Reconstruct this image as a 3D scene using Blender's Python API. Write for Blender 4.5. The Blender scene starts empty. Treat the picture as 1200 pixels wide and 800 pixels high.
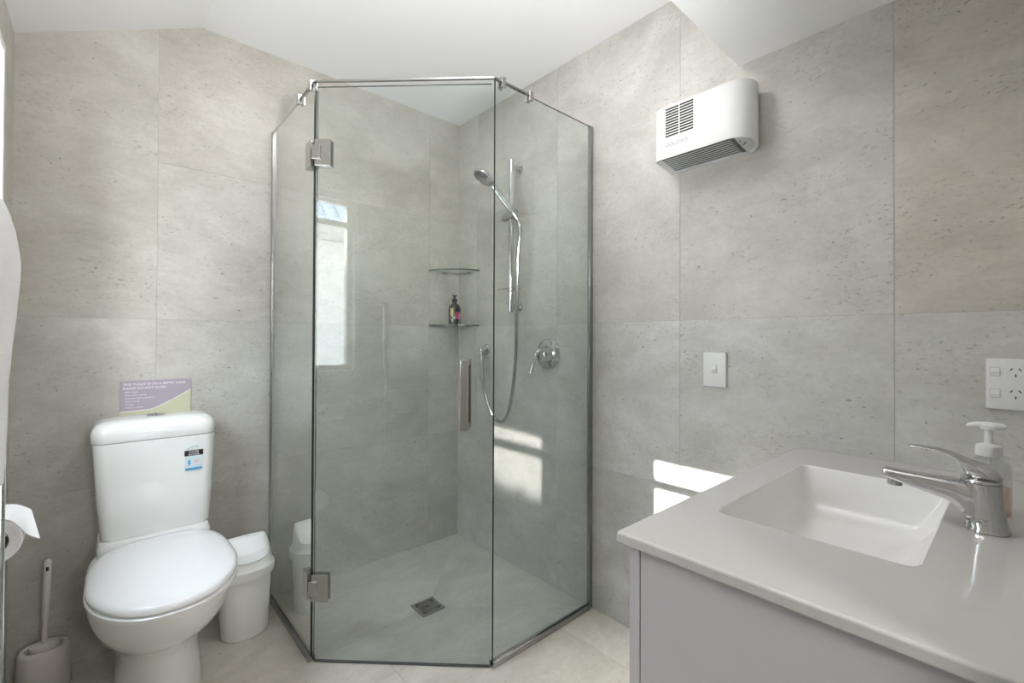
import bpy, bmesh, math, random
from mathutils import Vector, Matrix
random.seed(7)
S = bpy.context.scene
COL = S.collection
PI = math.pi

# ------------------------------------------------------------------ camera
cam_d = bpy.data.cameras.new('camera')
cam = bpy.data.objects.new('camera', cam_d)
COL.objects.link(cam)
cam_d.sensor_fit = 'HORIZONTAL'
cam_d.sensor_width = 36.0
cam_d.lens = 536.872 / 1200 * 36.0
cam_d.shift_y = -(400 - 393.13) / 1200
cam_d.clip_start = 0.01
YAW, PITCH, ROLL = 0.7309, 0.0082, 0.0040
fw = Vector((math.sin(YAW) * math.cos(PITCH), math.cos(YAW) * math.cos(PITCH), math.sin(PITCH)))
rt = Vector((math.cos(YAW), -math.sin(YAW), 0))
up = rt.cross(fw)
r2 = rt * math.cos(ROLL) + up * math.sin(ROLL)
u2 = -rt * math.sin(ROLL) + up * math.cos(ROLL)
M = Matrix.Identity(4)
for i in range(3):
    M[i][0], M[i][1], M[i][2] = r2[i], u2[i], -fw[i]
M[0][3], M[1][3], M[2][3] = -1.5272, -2.1661, 1.1110
cam.matrix_world = M
S.camera = cam

# ------------------------------------------------------------------ world, sun, exposure
world = bpy.data.worlds.new('sky')
S.world = world
world.use_nodes = True
wn = world.node_tree
wn.nodes.clear()
w_out = wn.nodes.new('ShaderNodeOutputWorld')
w_bg = wn.nodes.new('ShaderNodeBackground')
w_tc = wn.nodes.new('ShaderNodeTexCoord')
w_sep = wn.nodes.new('ShaderNodeSeparateXYZ')
w_rmp = wn.nodes.new('ShaderNodeValToRGB')
w_rmp.color_ramp.elements[0].position = 0.0
w_rmp.color_ramp.elements[0].color = (1.0, 0.99, 0.97, 1)
w_rmp.color_ramp.elements[1].position = 1.0
w_rmp.color_ramp.elements[1].color = (0.72, 0.86, 1.0, 1)
wn.links.new(w_tc.outputs['Generated'], w_sep.inputs[0])
wn.links.new(w_sep.outputs['Z'], w_rmp.inputs[0])
wn.links.new(w_rmp.outputs[0], w_bg.inputs['Color'])
wn.links.new(w_bg.outputs[0], w_out.inputs['Surface'])
w_bg.inputs['Strength'].default_value = 9.0

sun_d = bpy.data.lights.new('sun', 'SUN')
sun = bpy.data.objects.new('sun', sun_d)
COL.objects.link(sun)
sun_d.energy = 32.0
sun_d.angle = math.radians(0.6)
sun_d.color = (1.0, 0.96, 0.9)
SUN_DIR = Vector((1.0, -0.44, -0.644)).normalized()
sun.rotation_euler = SUN_DIR.to_track_quat('-Z', 'Y').to_euler()
sun.location = (-6, 3, 6)

def area(name, loc, direc, sx, sy, portal=False, energy=10, col=(1, 1, 1)):
    d = bpy.data.lights.new(name, 'AREA')
    o = bpy.data.objects.new(name, d)
    COL.objects.link(o)
    d.shape = 'RECTANGLE'
    d.size, d.size_y = sx, sy
    d.energy = energy
    d.color = col
    o.location = loc
    o.rotation_euler = Vector(direc).to_track_quat('-Z', 'Y').to_euler()
    if portal:
        d.cycles.is_portal = True
    return o
area('window_portal', (-1.83, -0.73, 1.39), (1, 0, 0), 0.62, 0.95, portal=True)
def point_fill(name, loc, radius, energy, col):
    d = bpy.data.lights.new(name, 'POINT')
    o = bpy.data.objects.new(name, d)
    COL.objects.link(o)
    d.shadow_soft_size = radius
    d.energy = energy
    d.color = col
    o.location = loc
cl_ = area('ceiling_fill', (-0.80, -1.05, 2.335), (0, 0, -1), 0.5, 0.5, energy=3, col=(1.0, 0.985, 0.96))  # unseen disc light added under the ceiling to fill the room
cl_.data.shape = 'DISK'
fl_d = bpy.data.lights.new('ceiling_wash', 'SPOT')  # unseen upward spot added to brighten the ceiling
fl = bpy.data.objects.new('ceiling_wash', fl_d)
COL.objects.link(fl)
fl_d.energy = 30
fl_d.spot_size = math.radians(125)
fl_d.spot_blend = 1.0
fl_d.shadow_soft_size = 0.10
fl.location = (-1.15, -1.80, 1.55)
fl.rotation_euler = (Vector((-0.75, -0.95, 2.34)) - fl.location).to_track_quat('-Z', 'Y').to_euler()
point_fill('hall_fill', (-1.25, -2.95, 1.25), 0.12, 15, (1.0, 0.975, 0.94))  # unseen point light added behind the camera as fill

S.view_settings.view_transform = 'Standard'
S.view_settings.look = 'None'
S.view_settings.exposure = 1.01
S.view_settings.gamma = 1.0
S.view_settings.use_curve_mapping = False
S.cycles.max_bounces = 14
S.cycles.diffuse_bounces = 8
S.cycles.glossy_bounces = 6
S.cycles.transparent_max_bounces = 16
S.cycles.sample_clamp_indirect = 6
S.cycles.caustics_reflective = False
S.cycles.caustics_refractive = False

# ------------------------------------------------------------------ materials
def newmat(name):
    m = bpy.data.materials.new(name)
    m.use_nodes = True
    n = m.node_tree.nodes
    return m, n, m.node_tree.links, n['Principled BSDF']

def simple(name, col, rough=0.4, metal=0.0, spec=0.5, coat=0.0, noise=0.0, nscale=30.0, bump=0.0):
    m, n, l, b = newmat(name)
    b.inputs['Base Color'].default_value = (*col, 1)
    b.inputs['Roughness'].default_value = rough
    b.inputs['Metallic'].default_value = metal
    b.inputs['Specular IOR Level'].default_value = spec
    b.inputs['Coat Weight'].default_value = coat
    b.inputs['Coat Roughness'].default_value = 0.05
    if noise or bump:
        tc = n.new('ShaderNodeTexCoord')
        nz = n.new('ShaderNodeTexNoise')
        nz.inputs['Scale'].default_value = nscale
        nz.inputs['Detail'].default_value = 4
        l.new(tc.outputs['Object'], nz.inputs['Vector'])
        if noise:
            mx = n.new('ShaderNodeMix')
            mx.data_type = 'RGBA'
            mx.inputs['A'].default_value = (*[c * (1 - noise) for c in col], 1)
            mx.inputs['B'].default_value = (*[min(1, c * (1 + noise)) for c in col], 1)
            l.new(nz.outputs['Fac'], mx.inputs['Factor'])
            l.new(mx.outputs['Result'], b.inputs['Base Color'])
        if bump:
            bp = n.new('ShaderNodeBump')
            bp.inputs['Strength'].default_value = bump
            bp.inputs['Distance'].default_value = 0.002
            l.new(nz.outputs['Fac'], bp.inputs['Height'])
            l.new(bp.outputs['Normal'], b.inputs['Normal'])
    return m

CER = simple('white_ceramic', (0.84, 0.84, 0.83), 0.08, spec=0.5, coat=0.3, noise=0.01)
SEATP = simple('white_seat_plastic', (0.83, 0.83, 0.84), 0.16, noise=0.01)
PLAS = simple('white_plastic', (0.76, 0.76, 0.755), 0.32, noise=0.01)
BINP = simple('white_bin_plastic', (0.90, 0.90, 0.89), 0.36, noise=0.01)
BRUSHP = simple('shaded_white_brush_plastic', (0.62, 0.59, 0.55), 0.45, noise=0.02)  # white plastic, with the shade of the corner put into its colour
DARKP = simple('dark_recess', (0.02, 0.02, 0.022), 0.6, noise=0.05)
GREYP = simple('grey_plastic', (0.55, 0.56, 0.56), 0.4, noise=0.02)
SLATG = simple('grey_slat_metal', (0.55, 0.56, 0.56), 0.35, metal=0.2, noise=0.02)
CHROME = simple('chrome', (0.60, 0.60, 0.605), 0.05, metal=1.0, noise=0.01)
SATIN = simple('satin_nickel', (0.50, 0.49, 0.47), 0.24, metal=1.0, noise=0.02)
HOSEM = simple('hose_metal', (0.50, 0.50, 0.505), 0.2, metal=1.0, noise=0.05)
RAILM = simple('polished_rail', (0.82, 0.82, 0.83), 0.12, metal=1.0, noise=0.01)
ALU = simple('silver_aluminium', (0.38, 0.38, 0.38), 0.25, metal=1.0, noise=0.02)
DRAINM = simple('dull_steel', (0.30, 0.30, 0.30), 0.38, metal=0.9, noise=0.05)
EDGE = simple('glass_edge', (0.035, 0.045, 0.04), 0.15, noise=0.05)
SHELFE = simple('shelf_edge', (0.12, 0.14, 0.13), 0.15, noise=0.05)
SEAL = simple('grey_seal', (0.10, 0.10, 0.10), 0.4, noise=0.05)
CEIL = simple('ceiling_paint', (0.90, 0.90, 0.91), 0.75, spec=0.2, noise=0.01, nscale=6, bump=0.05)
GROUT = simple('grout', (0.40, 0.385, 0.36), 0.85, noise=0.08)
COUNTER = simple('counter_composite', (0.60, 0.585, 0.57), 0.10, spec=0.5, coat=0.2, noise=0.008)
BOWL = simple('basin_window_lit', (0.86, 0.85, 0.84), 0.10, spec=0.5, coat=0.2, noise=0.008)  # same stuff as the counter, window light on the bowl put into its colour
CABW = simple('cabinet_lacquer', (0.60, 0.575, 0.60), 0.35, noise=0.01)
TOWEL = simple('white_terry', (0.80, 0.80, 0.81), 0.95, spec=0.1, noise=0.04, nscale=260, bump=0.8)
PAPER = simple('toilet_paper', (0.86, 0.86, 0.87), 0.9, spec=0.1, noise=0.02, nscale=120, bump=0.15)
WINF = simple('window_frame_white', (0.80, 0.80, 0.80), 0.4, noise=0.01)
PURPLE = simple('sign_purple', (0.42, 0.37, 0.45), 0.5, noise=0.03)
GREENS = simple('sign_green', (0.58, 0.59, 0.42), 0.5, noise=0.03)
WHITEI = simple('white_ink', (0.80, 0.79, 0.80), 0.5, noise=0.01)
BLACKI = simple('black_ink', (0.012, 0.012, 0.015), 0.5, noise=0.05)
BLUEI = simple('blue_ink', (0.05, 0.35, 0.62), 0.5, noise=0.03)
PALEB = simple('pale_blue_print', (0.62, 0.71, 0.76), 0.5, noise=0.03)
MINT = simple('mint_print', (0.40, 0.72, 0.62), 0.5, noise=0.03)
PINKI = simple('pink_label', (0.48, 0.07, 0.16), 0.45, noise=0.05)
GOLD = simple('gold_label', (0.62, 0.46, 0.22), 0.35, metal=0.5, noise=0.05)
BLACKB = simple('black_bottle', (0.012, 0.013, 0.012), 0.12, coat=0.3, noise=0.1)
GREYI = simple('grey_ink', (0.50, 0.50, 0.51), 0.5, noise=0.02)
ORANGE = simple('orange_print', (0.75, 0.38, 0.12), 0.5, noise=0.03)
HOUSEW = simple('weatherboard_white', (0.80, 0.80, 0.79), 0.7, noise=0.02)
ROOFM = simple('blue_grey_roof', (0.30, 0.38, 0.46), 0.5, noise=0.05)
FASC = simple('grey_fascia', (0.40, 0.40, 0.39), 0.6, noise=0.02)
DECK = simple('concrete_paving', (0.42, 0.41, 0.39), 0.85, noise=0.08, nscale=3)

def glassmat(name, tint, boost=1.8, rough=0.0):
    """thin clear pane: transparent with a Fresnel reflection off its outer faces"""
    m = bpy.data.materials.new(name)
    m.use_nodes = True
    n, l = m.node_tree.nodes, m.node_tree.links
    n.clear()
    out = n.new('ShaderNodeOutputMaterial')
    tr = n.new('ShaderNodeBsdfTransparent')
    tr.inputs['Color'].default_value = (*tint, 1)
    gl = n.new('ShaderNodeBsdfGlossy')
    gl.inputs['Roughness'].default_value = rough
    gl.inputs['Color'].default_value = (1, 1, 1, 1)
    fr = n.new('ShaderNodeFresnel')
    fr.inputs['IOR'].default_value = 1.5
    geo = n.new('ShaderNodeNewGeometry')
    inv = n.new('ShaderNodeMath'); inv.operation = 'SUBTRACT'; inv.inputs[0].default_value = 1.0
    mu = n.new('ShaderNodeMath'); mu.operation = 'MULTIPLY'
    m2 = n.new('ShaderNodeMath'); m2.operation = 'MULTIPLY'; m2.inputs[1].default_value = boost; m2.use_clamp = True
    mix = n.new('ShaderNodeMixShader')
    l.new(geo.outputs['Backfacing'], inv.inputs[1])
    l.new(fr.outputs[0], mu.inputs[0]); l.new(inv.outputs[0], mu.inputs[1])
    l.new(mu.outputs[0], m2.inputs[0]); l.new(m2.outputs[0], mix.inputs[0])
    l.new(tr.outputs[0], mix.inputs[1]); l.new(gl.outputs[0], mix.inputs[2])
    l.new(mix.outputs[0], out.inputs['Surface'])
    return m
GLASS = glassmat('shower_glass', (0.925, 0.945, 0.935), 2.1)
SHELFG = glassmat('shelf_glass', (0.90, 0.93, 0.92), 1.6)
WING = glassmat('window_glass', (0.97, 0.98, 0.98), 1.6)
CLEARP = glassmat('clear_plastic', (0.87, 0.87, 0.86), 2.2, 0.03)
LIQ = glassmat('peach_soap', (0.93, 0.80, 0.74), 0.6)

def tilemat(name, floor=False):
    m, n, l, b = newmat(name)
    geo = n.new('ShaderNodeNewGeometry')
    sep = n.new('ShaderNodeSeparateXYZ')
    l.new(geo.outputs['Position'], sep.inputs[0])
    oi = n.new('ShaderNodeObjectInfo')
    rnd = n.new('ShaderNodeMath'); rnd.operation = 'MULTIPLY'; rnd.inputs[1].default_value = 23.0
    l.new(oi.outputs['Random'], rnd.inputs[0])
    com = n.new('ShaderNodeCombineXYZ')
    if floor:
        l.new(sep.outputs['X'], com.inputs[0]); l.new(sep.outputs['Y'], com.inputs[1])
    else:
        ad = n.new('ShaderNodeMath'); ad.operation = 'SUBTRACT'
        l.new(sep.outputs['X'], ad.inputs[0]); l.new(sep.outputs['Y'], ad.inputs[1])
        l.new(ad.outputs[0], com.inputs[0]); l.new(sep.outputs['Z'], com.inputs[1])
    l.new(rnd.outputs[0], com.inputs[2])
    def noise(scale, detail, rough, mscale=(1, 1, 1), rot=0.0, dist=0.0):
        mp = n.new('ShaderNodeMapping')
        mp.inputs['Scale'].default_value = mscale
        mp.inputs['Rotation'].default_value = (0, 0, rot)
        l.new(com.outputs[0], mp.inputs[0])
        t = n.new('ShaderNodeTexNoise')
        t.inputs['Scale'].default_value = scale
        t.inputs['Detail'].default_value = detail
        t.inputs['Roughness'].default_value = rough
        t.inputs['Distortion'].default_value = dist
        l.new(mp.outputs[0], t.inputs['Vector'])
        return t.outputs['Fac']
    def ramp(fac, p0, c0, p1, c1):
        r = n.new('ShaderNodeValToRGB')
        e = r.color_ramp.elements
        e[0].position, e[0].color = p0, (*c0, 1)
        e[1].position, e[1].color = p1, (*c1, 1)
        l.new(fac, r.inputs[0])
        return r.outputs[0]
    def mix(a, bb, fac, mode='MIX'):
        x = n.new('ShaderNodeMix'); x.data_type = 'RGBA'; x.blend_type = mode
        for s, v in (('A', a), ('B', bb)):
            if isinstance(v, tuple): x.inputs[s].default_value = (*v, 1)
            else: l.new(v, x.inputs[s])
        if isinstance(fac, float): x.inputs['Factor'].default_value = fac
        else: l.new(fac, x.inputs['Factor'])
        return x.outputs['Result']
    cloud = noise(3.0, 7, 0.62, (1, 1.35, 1), 0.35, 0.6)
    streak = noise(8.0, 7, 0.65, (1.0, 2.2, 1), 0.30, 0.9)
    fine = noise(60, 4, 0.6, (1, 1.5, 1))
    c1 = ramp(cloud, 0.30, (0.475, 0.462, 0.440), 0.70, (0.645, 0.640, 0.625))
    c2 = ramp(streak, 0.35, (0.80, 0.795, 0.785), 0.65, (1.0, 1.0, 1.0))
    base = mix(c1, c2, 0.45, 'MULTIPLY')
    base = mix(base, ramp(fine, 0.3, (0.92, 0.92, 0.92), 0.7, (1.04, 1.04, 1.04)), 0.8, 'MULTIPLY')
    # elongated pits, gathered in drifts
    drift = ramp(noise(4.2, 5, 0.6, (0.8, 2.2, 1), 0.3, 0.6), 0.43, (0, 0, 0), 0.62, (1, 1, 1))
    pits = ramp(noise(64, 5, 0.72, (1.0, 1.75, 1), 0.22, 0.15), 0.565, (0, 0, 0), 0.655, (1, 1, 1))
    spots = ramp(noise(62, 2, 0.5, (1, 1.2, 1)), 0.72, (0, 0, 0), 0.76, (1, 1, 1))
    light = ramp(noise(40, 4, 0.65, (1.0, 3.0, 1), 0.2, 0.5), 0.62, (0, 0, 0), 0.70, (1, 1, 1))
    pm = mix((0, 0, 0), pits, drift)
    lm = mix((0, 0, 0), light, drift)
    def scaled(c, k):
        return mix((0, 0, 0), c, k)
    base = mix(base, (0.62, 0.60, 0.56), scaled(lm, 0.35))
    base = mix(base, (0.22, 0.205, 0.185), scaled(pm, 0.72 if not floor else 0.30))
    base = mix(base, (0.16, 0.15, 0.14), scaled(spots, 0.6))
    base = mix(base, oi.outputs['Color'], 1.0, 'MULTIPLY')
    l.new(base, b.inputs['Base Color'])
    b.inputs['Roughness'].default_value = 0.34 if not floor else 0.38
    b.inputs['Specular IOR Level'].default_value = 0.45
    bp = n.new('ShaderNodeBump')
    bp.inputs['Strength'].default_value = 0.35
    bp.inputs['Distance'].default_value = 0.002
    bp.invert = True
    l.new(pm, bp.inputs['Height'])
    l.new(bp.outputs[0], b.inputs['Normal'])
    return m
TILE = tilemat('stone_wall_tile')
FTILE = tilemat('stone_floor_tile', True)

# ------------------------------------------------------------------ mesh helpers
def link(name, bm, mat, parent=None, smooth=False, angle=35):
    bmesh.ops.recalc_face_normals(bm, faces=bm.faces)
    me = bpy.data.meshes.new(name)
    bm.to_mesh(me)
    bm.free()
    for mm in (mat if isinstance(mat, (list, tuple)) else [mat]):
        me.materials.append(mm)
    if smooth:
        me.shade_smooth()
        me.set_sharp_from_angle(angle=math.radians(angle))
    o = bpy.data.objects.new(name, me)
    COL.objects.link(o)
    if parent is not None:
        par(o, parent)
    return o

def par(o, parent):
    o.parent = parent
    if parent.type == 'EMPTY':
        o.matrix_parent_inverse = Matrix.Translation(-parent.location)

def thing(name, label, cat, loc, group=None):
    o = bpy.data.objects.new(name, None)
    o.empty_display_size = 0.05
    o.location = loc
    COL.objects.link(o)
    o['label'] = label
    o['category'] = cat
    if group:
        o['group'] = group
    return o

def tag(o, label, cat, group=None):
    o['label'] = label
    o['category'] = cat
    if group:
        o['group'] = group
    return o

def struct(o):
    o['kind'] = 'structure'
    return o

def box(bm, x0, x1, y0, y1, z0, z1, bev=0.0, seg=2):
    t = bmesh.new()
    bmesh.ops.create_cube(t, size=1)
    for v in t.verts:
        v.co = Vector(((x0 + x1) / 2 + v.co.x * (x1 - x0), (y0 + y1) / 2 + v.co.y * (y1 - y0), (z0 + z1) / 2 + v.co.z * (z1 - z0)))
    if bev:
        bmesh.ops.bevel(t, geom=list(t.edges), offset=bev, segments=seg, profile=0.5, affect='EDGES')
    merge(bm, t)

def merge(bm, t, M=None):
    if M is not None:
        bmesh.ops.transform(t, matrix=M, verts=t.verts)
    me = bpy.data.meshes.new('tmp')
    t.to_mesh(me)
    t.free()
    bm.from_mesh(me)
    bpy.data.meshes.remove(me)

def loft(bm, rings, cap0=True, cap1=True, closed=True):
    vs = [[bm.verts.new(p) for p in r] for r in rings]
    n = len(vs[0])
    for a, b in zip(vs[:-1], vs[1:]):
        for i in range(n if closed else n - 1):
            j = (i + 1) % n
            try:
                bm.faces.new((a[i], a[j], b[j], b[i]))
            except ValueError:
                pass
    if cap0: bm.faces.new(list(reversed(vs[0])))
    if cap1: bm.faces.new(vs[-1])
    return vs

def rr(cx, cy, hx, hy, r, z, n=6):
    """rounded rectangle ring in a horizontal plane"""
    r = max(1e-4, min(r, hx - 1e-5, hy - 1e-5))
    out = []
    for k, (sx, sy) in enumerate(((1, 1), (-1, 1), (-1, -1), (1, -1))):
        for i in range(n + 1):
            a = k * PI / 2 + i / n * PI / 2
            out.append(Vector((cx + sx * (hx - r) + r * math.cos(a), cy + sy * (hy - r) + r * math.sin(a), z)))
    return out

def ell(cx, cy, rx, ry, z, n=32, rot=0.0, pw=1.0):
    out = []
    for i in range(n):
        a = 2 * PI * i / n
        c, s = math.cos(a), math.sin(a)
        x = rx * math.copysign(abs(c) ** pw, c); y = ry * math.copysign(abs(s) ** pw, s)
        out.append(Vector((cx + x * math.cos(rot) - y * math.sin(rot), cy + x * math.sin(rot) + y * math.cos(rot), z)))
    return out

def lathe(bm, prof, cx, cy, n=28, M=None):
    t = bmesh.new()
    loft(t, [ell(cx, cy, max(r, 1e-4), max(r, 1e-4), z, n) for r, z in prof])
    merge(bm, t, M)

def frame_of(d):
    d = d.normalized()
    a = Vector((0, 0, 1)) if abs(d.z) < 0.9 else Vector((1, 0, 0))
    x = d.cross(a).normalized()
    return x, d.cross(x).normalized()

def tube(bm, pts, r, n=12, flat=None):
    """swept round (or flattened) tube; r may be a list"""
    pts = [Vector(p) for p in pts]
    rs = r if isinstance(r, (list, tuple)) else [r] * len(pts)
    rings = []
    x = None
    for i, p in enumerate(pts):
        d = (pts[min(i + 1, len(pts) - 1)] - pts[max(i - 1, 0)]).normalized()
        if x is None:
            x, y = frame_of(d)
        else:
            x = (x - d * x.dot(d)).normalized()
        y = d.cross(x).normalized()
        rings.append([p + x * (rs[i] * math.cos(2 * PI * k / n)) + y * (rs[i] * math.sin(2 * PI * k / n)) for k in range(n)])
    loft(bm, rings)

def spline(pts, m=8):
    pts = [Vector(p) for p in pts]
    out = []
    for i in range(len(pts) - 1):
        p0 = pts[max(i - 1, 0)]; p1 = pts[i]; p2 = pts[i + 1]; p3 = pts[min(i + 2, len(pts) - 1)]
        for k in range(m):
            t = k / m
            out.append(0.5 * ((2 * p1) + (p2 - p0) * t + (2 * p0 - 5 * p1 + 4 * p2 - p3) * t * t + (3 * p1 - p0 - 3 * p2 + p3) * t ** 3))
    out.append(pts[-1])
    return out

def prism(bm, poly, axis, a0, a1):
    """polygon of 2D points extruded along axis ('x': poly=(y,z); 'y': poly=(x,z); 'z': poly=(x,y))"""
    def P(p, a):
        return {'x': Vector((a, p[0], p[1])), 'y': Vector((p[0], a, p[1])), 'z': Vector((p[0], p[1], a))}[axis]
    loft(bm, [[P(p, a0) for p in poly], [P(p, a1) for p in poly]])

def clip(poly, a, b, c):
    """keep the part of a convex polygon with a*x+b*y<=c"""
    out = []
    for i in range(len(poly)):
        p, q = poly[i], poly[(i + 1) % len(poly)]
        dp, dq = a * p[0] + b * p[1] - c, a * q[0] + b * q[1] - c
        if dp <= 1e-9: out.append(p)
        if (dp < -1e-9 and dq > 1e-9) or (dp > 1e-9 and dq < -1e-9):
            t = dp / (dp - dq)
            out.append((p[0] + t * (q[0] - p[0]), p[1] + t * (q[1] - p[1])))
    return out

def clip_convex(poly, reg):
    """clip against a convex counter-clockwise region"""
    for i in range(len(reg)):
        p, q = reg[i], reg[(i + 1) % len(reg)]
        dx, dy = q[0] - p[0], q[1] - p[1]
        poly = clip(poly, dy, -dx, dy * p[0] - dx * p[1])
        if len(poly) < 3: return []
    return poly

def poly_area(p):
    return 0.5 * abs(sum(p[i][0] * p[(i + 1) % len(p)][1] - p[(i + 1) % len(p)][0] * p[i][1] for i in range(len(p))))

def text_mesh(bm, s, size, M, align='LEFT', bold=0.0, depth=0.0004):
    cu = bpy.data.curves.new('txt', 'FONT')
    cu.body = s
    cu.size = size
    cu.align_x = align
    cu.offset = bold
    cu.resolution_u = 3
    o = bpy.data.objects.new('txt', cu)
    COL.objects.link(o)
    dg = bpy.context.evaluated_depsgraph_get()
    dg.update()
    me = bpy.data.meshes.new_from_object(o.evaluated_get(dg))
    me.transform(M)
    bm.from_mesh(me)
    bpy.data.meshes.remove(me)
    bpy.data.objects.remove(o)
    bpy.data.curves.remove(cu)

def face_back(x, y, z):      # text plane facing -y
    return Matrix(((1, 0, 0, x), (0, 0, -1, y), (0, 1, 0, z), (0, 0, 0, 1)))
def face_left(x, y, z):      # text plane facing -x
    return Matrix(((0, 0, -1, x), (-1, 0, 0, y), (0, 1, 0, z), (0, 0, 0, 1)))

# ------------------------------------------------------------------ room dimensions
W, H1, HL, XC = 1.744, 2.339, 2.092, -1.238
YB, H2 = -1.556, 1.996
YF = -2.20
TP = 0.5895          # tile pitch
A_, B_, D1, D2 = 0.9795, 0.962, 0.528, 0.533
GH = 2.0

def solid(name, boxes, mat):
    bm = bmesh.new()
    for b in boxes: box(bm, *b)
    return struct(link(name, bm, mat))

wall_back = solid('wall_back', [(-W - 0.12, 0.12, 0.0014, 0.12, -0.1, H1 + 0.12)], GROUT)
wall_right = solid('wall_right', [(0.0014, 0.12, YF - 0.1, 0.0014, -0.1, H1 + 0.12)], GROUT)
WY0, WY1, WZ0, WZ1 = -1.035, -0.425, 0.925, 1.858
XO = -W - 0.0014
wall_left = solid('wall_left', [(-W - 0.12, XO, YF - 0.1, WY0, -0.1, H1), (-W - 0.12, XO, WY1, 0.0045, -0.1, H1),
                                (-W - 0.12, XO, WY0, WY1, -0.1, WZ0), (-W - 0.12, XO, WY0, WY1, WZ1, H1)], GROUT)
DX0, DX1, DZ = -1.70, -0.93, 1.94
wall_front = solid('wall_front', [(DX1, 0.0045, YF - 0.1, YF - 0.0014, -0.1, H2 + 0.1), (-W, DX0, YF - 0.1, YF - 0.0014, -0.1, H2 + 0.1),
                                  (DX0, DX1, YF - 0.1, YF - 0.0045, DZ, H2 + 0.1)], GROUT)
bm = bmesh.new()
for b_ in ((-2.4, -2.3, -4.2, YF - 0.1, -0.1, 2.3), (-0.4, -0.3, -4.2, YF - 0.1, -0.1, 2.3), (-2.4, -0.3, -4.3, -4.2, -0.1, 2.3), (-2.4, -0.3, -4.3, YF - 0.1, 2.2, 2.3), (-2.4, -0.3, -4.3, YF - 0.1, -0.12, -0.02),
           (-2.4, -W, YF - 0.11, YF - 0.1, -0.1, 2.3), (-W, -0.3, YF - 0.11, YF - 0.1, H2, 2.3)):
    box(bm, *b_)
link('hall_light_screen', bm, simple('hall_screen_dark', (0.16, 0.15, 0.14), 0.7, noise=0.02), wall_front)  # unseen dark box added behind the doorway to cut the light from there
floor = solid('floor', [(-W - 0.1, 0.1, YF - 0.1, 0.1, -0.12, -0.0185)], GROUT)

# ceiling: flat part, slope down to the left wall, lowered part over the vanity
bm = bmesh.new()
prism(bm, [(XC, H1), (0.1, H1), (0.1, H1 + 0.1), (XC, H1 + 0.1)], 'y', YB, 0.1)
prism(bm, [(-W - 0.06, HL - 0.06 * (H1 - HL) / (W + XC)), (XC, H1), (XC, H1 + 0.1), (-W - 0.06, HL + 0.1)], 'y', YB, 0.1)
ceiling = struct(link('ceiling', bm, CEIL))
bm = bmesh.new()
box(bm, -W - 0.06, 0.1, YF - 0.1, YB, H2, H1 + 0.1)
link('lowered_ceiling', bm, CEIL, ceiling)

# tiles -----------------------------------------------------------------------
def tone(row, wall):
    """random tone per tile; warmer light above and greyer below put into the colour"""
    warm = {0: (0.97, 0.975, 0.965), 1: (1.0, 1.0, 1.0), 2: (1.0, 0.985, 0.965), 3: (0.985, 0.96, 0.93)}[row]  # course tint carries the warm light high on the walls
    k = random.uniform(0.975, 1.025)
    w = (1.0, 0.99, 0.955) if wall in ('back', 'left') else (1.0, 0.995, 0.98)  # warmer light on back and left walls put into their tint
    return tuple(c * k * d for c, d in zip(warm, w))

def tile_wall(parent, regs, axis, face, back, u_joints, v_joints, wall, gap=0.0006, extra=None):
    cuts = []
    for ci, (u0, u1) in enumerate(zip(u_joints[:-1], u_joints[1:])):
        for ri, (v0, v1) in enumerate(zip(v_joints[:-1], v_joints[1:])):
            cuts.append((ci, ri, u0, u1, v0, v1))
    if wall == 'back':                    # to the right of the first joint the tall tiles are cut once more
        cuts = [c for k in cuts for c in ([k] if k[0] == 0 or k[1] < 2 else [k[:5] + (1.772,), (k[0], 3, k[2], k[3], 1.772, k[5])])]
    for ci, ri, u0, u1, v0, v1 in cuts:
            rect = [(u0 + gap, v0 + gap), (u1 - gap, v0 + gap), (u1 - gap, v1 - gap), (u0 + gap, v1 - gap)]
            bm = bmesh.new()
            tot = 0
            for reg in regs:
                p = clip_convex(rect, reg)
                if len(p) >= 3 and poly_area(p) > 1e-4:
                    tot += 1
                    prism(bm, p, axis, face, back)
            if not tot:
                bm.free()
                continue
            o = link('tile', bm, TILE, parent)
            c = tone(min(ri, 3), wall)
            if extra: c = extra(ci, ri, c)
            o.color = (*c, 1)

VJ = [0.0, 0.588, 1.181, 2.361]
tile_wall(wall_back, [[(-W, 0), (0, 0), (0, H1), (XC, H1), (-W, HL)]], 'y', 0.0, 0.006,
          [-W - 0.2, -1.374, -1.374 + TP, -1.374 + 2 * TP, 0.01], VJ, 'back')
BJ = [-1.944 - TP, -1.944, -1.944 + TP, -1.944 + 2 * TP, -1.944 + 3 * TP, 0.01]
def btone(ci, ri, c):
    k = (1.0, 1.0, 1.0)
    if ci == 0 and ri >= 2: k = (1.0, 0.965, 0.92)  # warm light on the upper end column painted into its tint
    if ri < 2: k = (1.07, 1.075, 1.08)  # light bounced off the sun patch painted into the lower rows
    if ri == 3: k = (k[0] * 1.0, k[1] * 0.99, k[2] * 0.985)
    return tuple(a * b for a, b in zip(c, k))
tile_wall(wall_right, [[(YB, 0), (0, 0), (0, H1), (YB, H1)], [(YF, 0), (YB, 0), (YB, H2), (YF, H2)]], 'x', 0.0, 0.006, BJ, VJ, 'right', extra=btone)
tile_wall(wall_left, [[(YF, 0), (WY0, 0), (WY0, H2), (YF, H2)], [(WY1, 0), (0, 0), (0, HL), (WY1, HL)],
                      [(WY0, 0), (WY1, 0), (WY1, WZ0), (WY0, WZ0)], [(WY0, WZ1), (WY1, WZ1), (WY1, HL), (WY0, HL)]],
          'x', -W, -W - 0.006, BJ, VJ, 'left')
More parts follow.
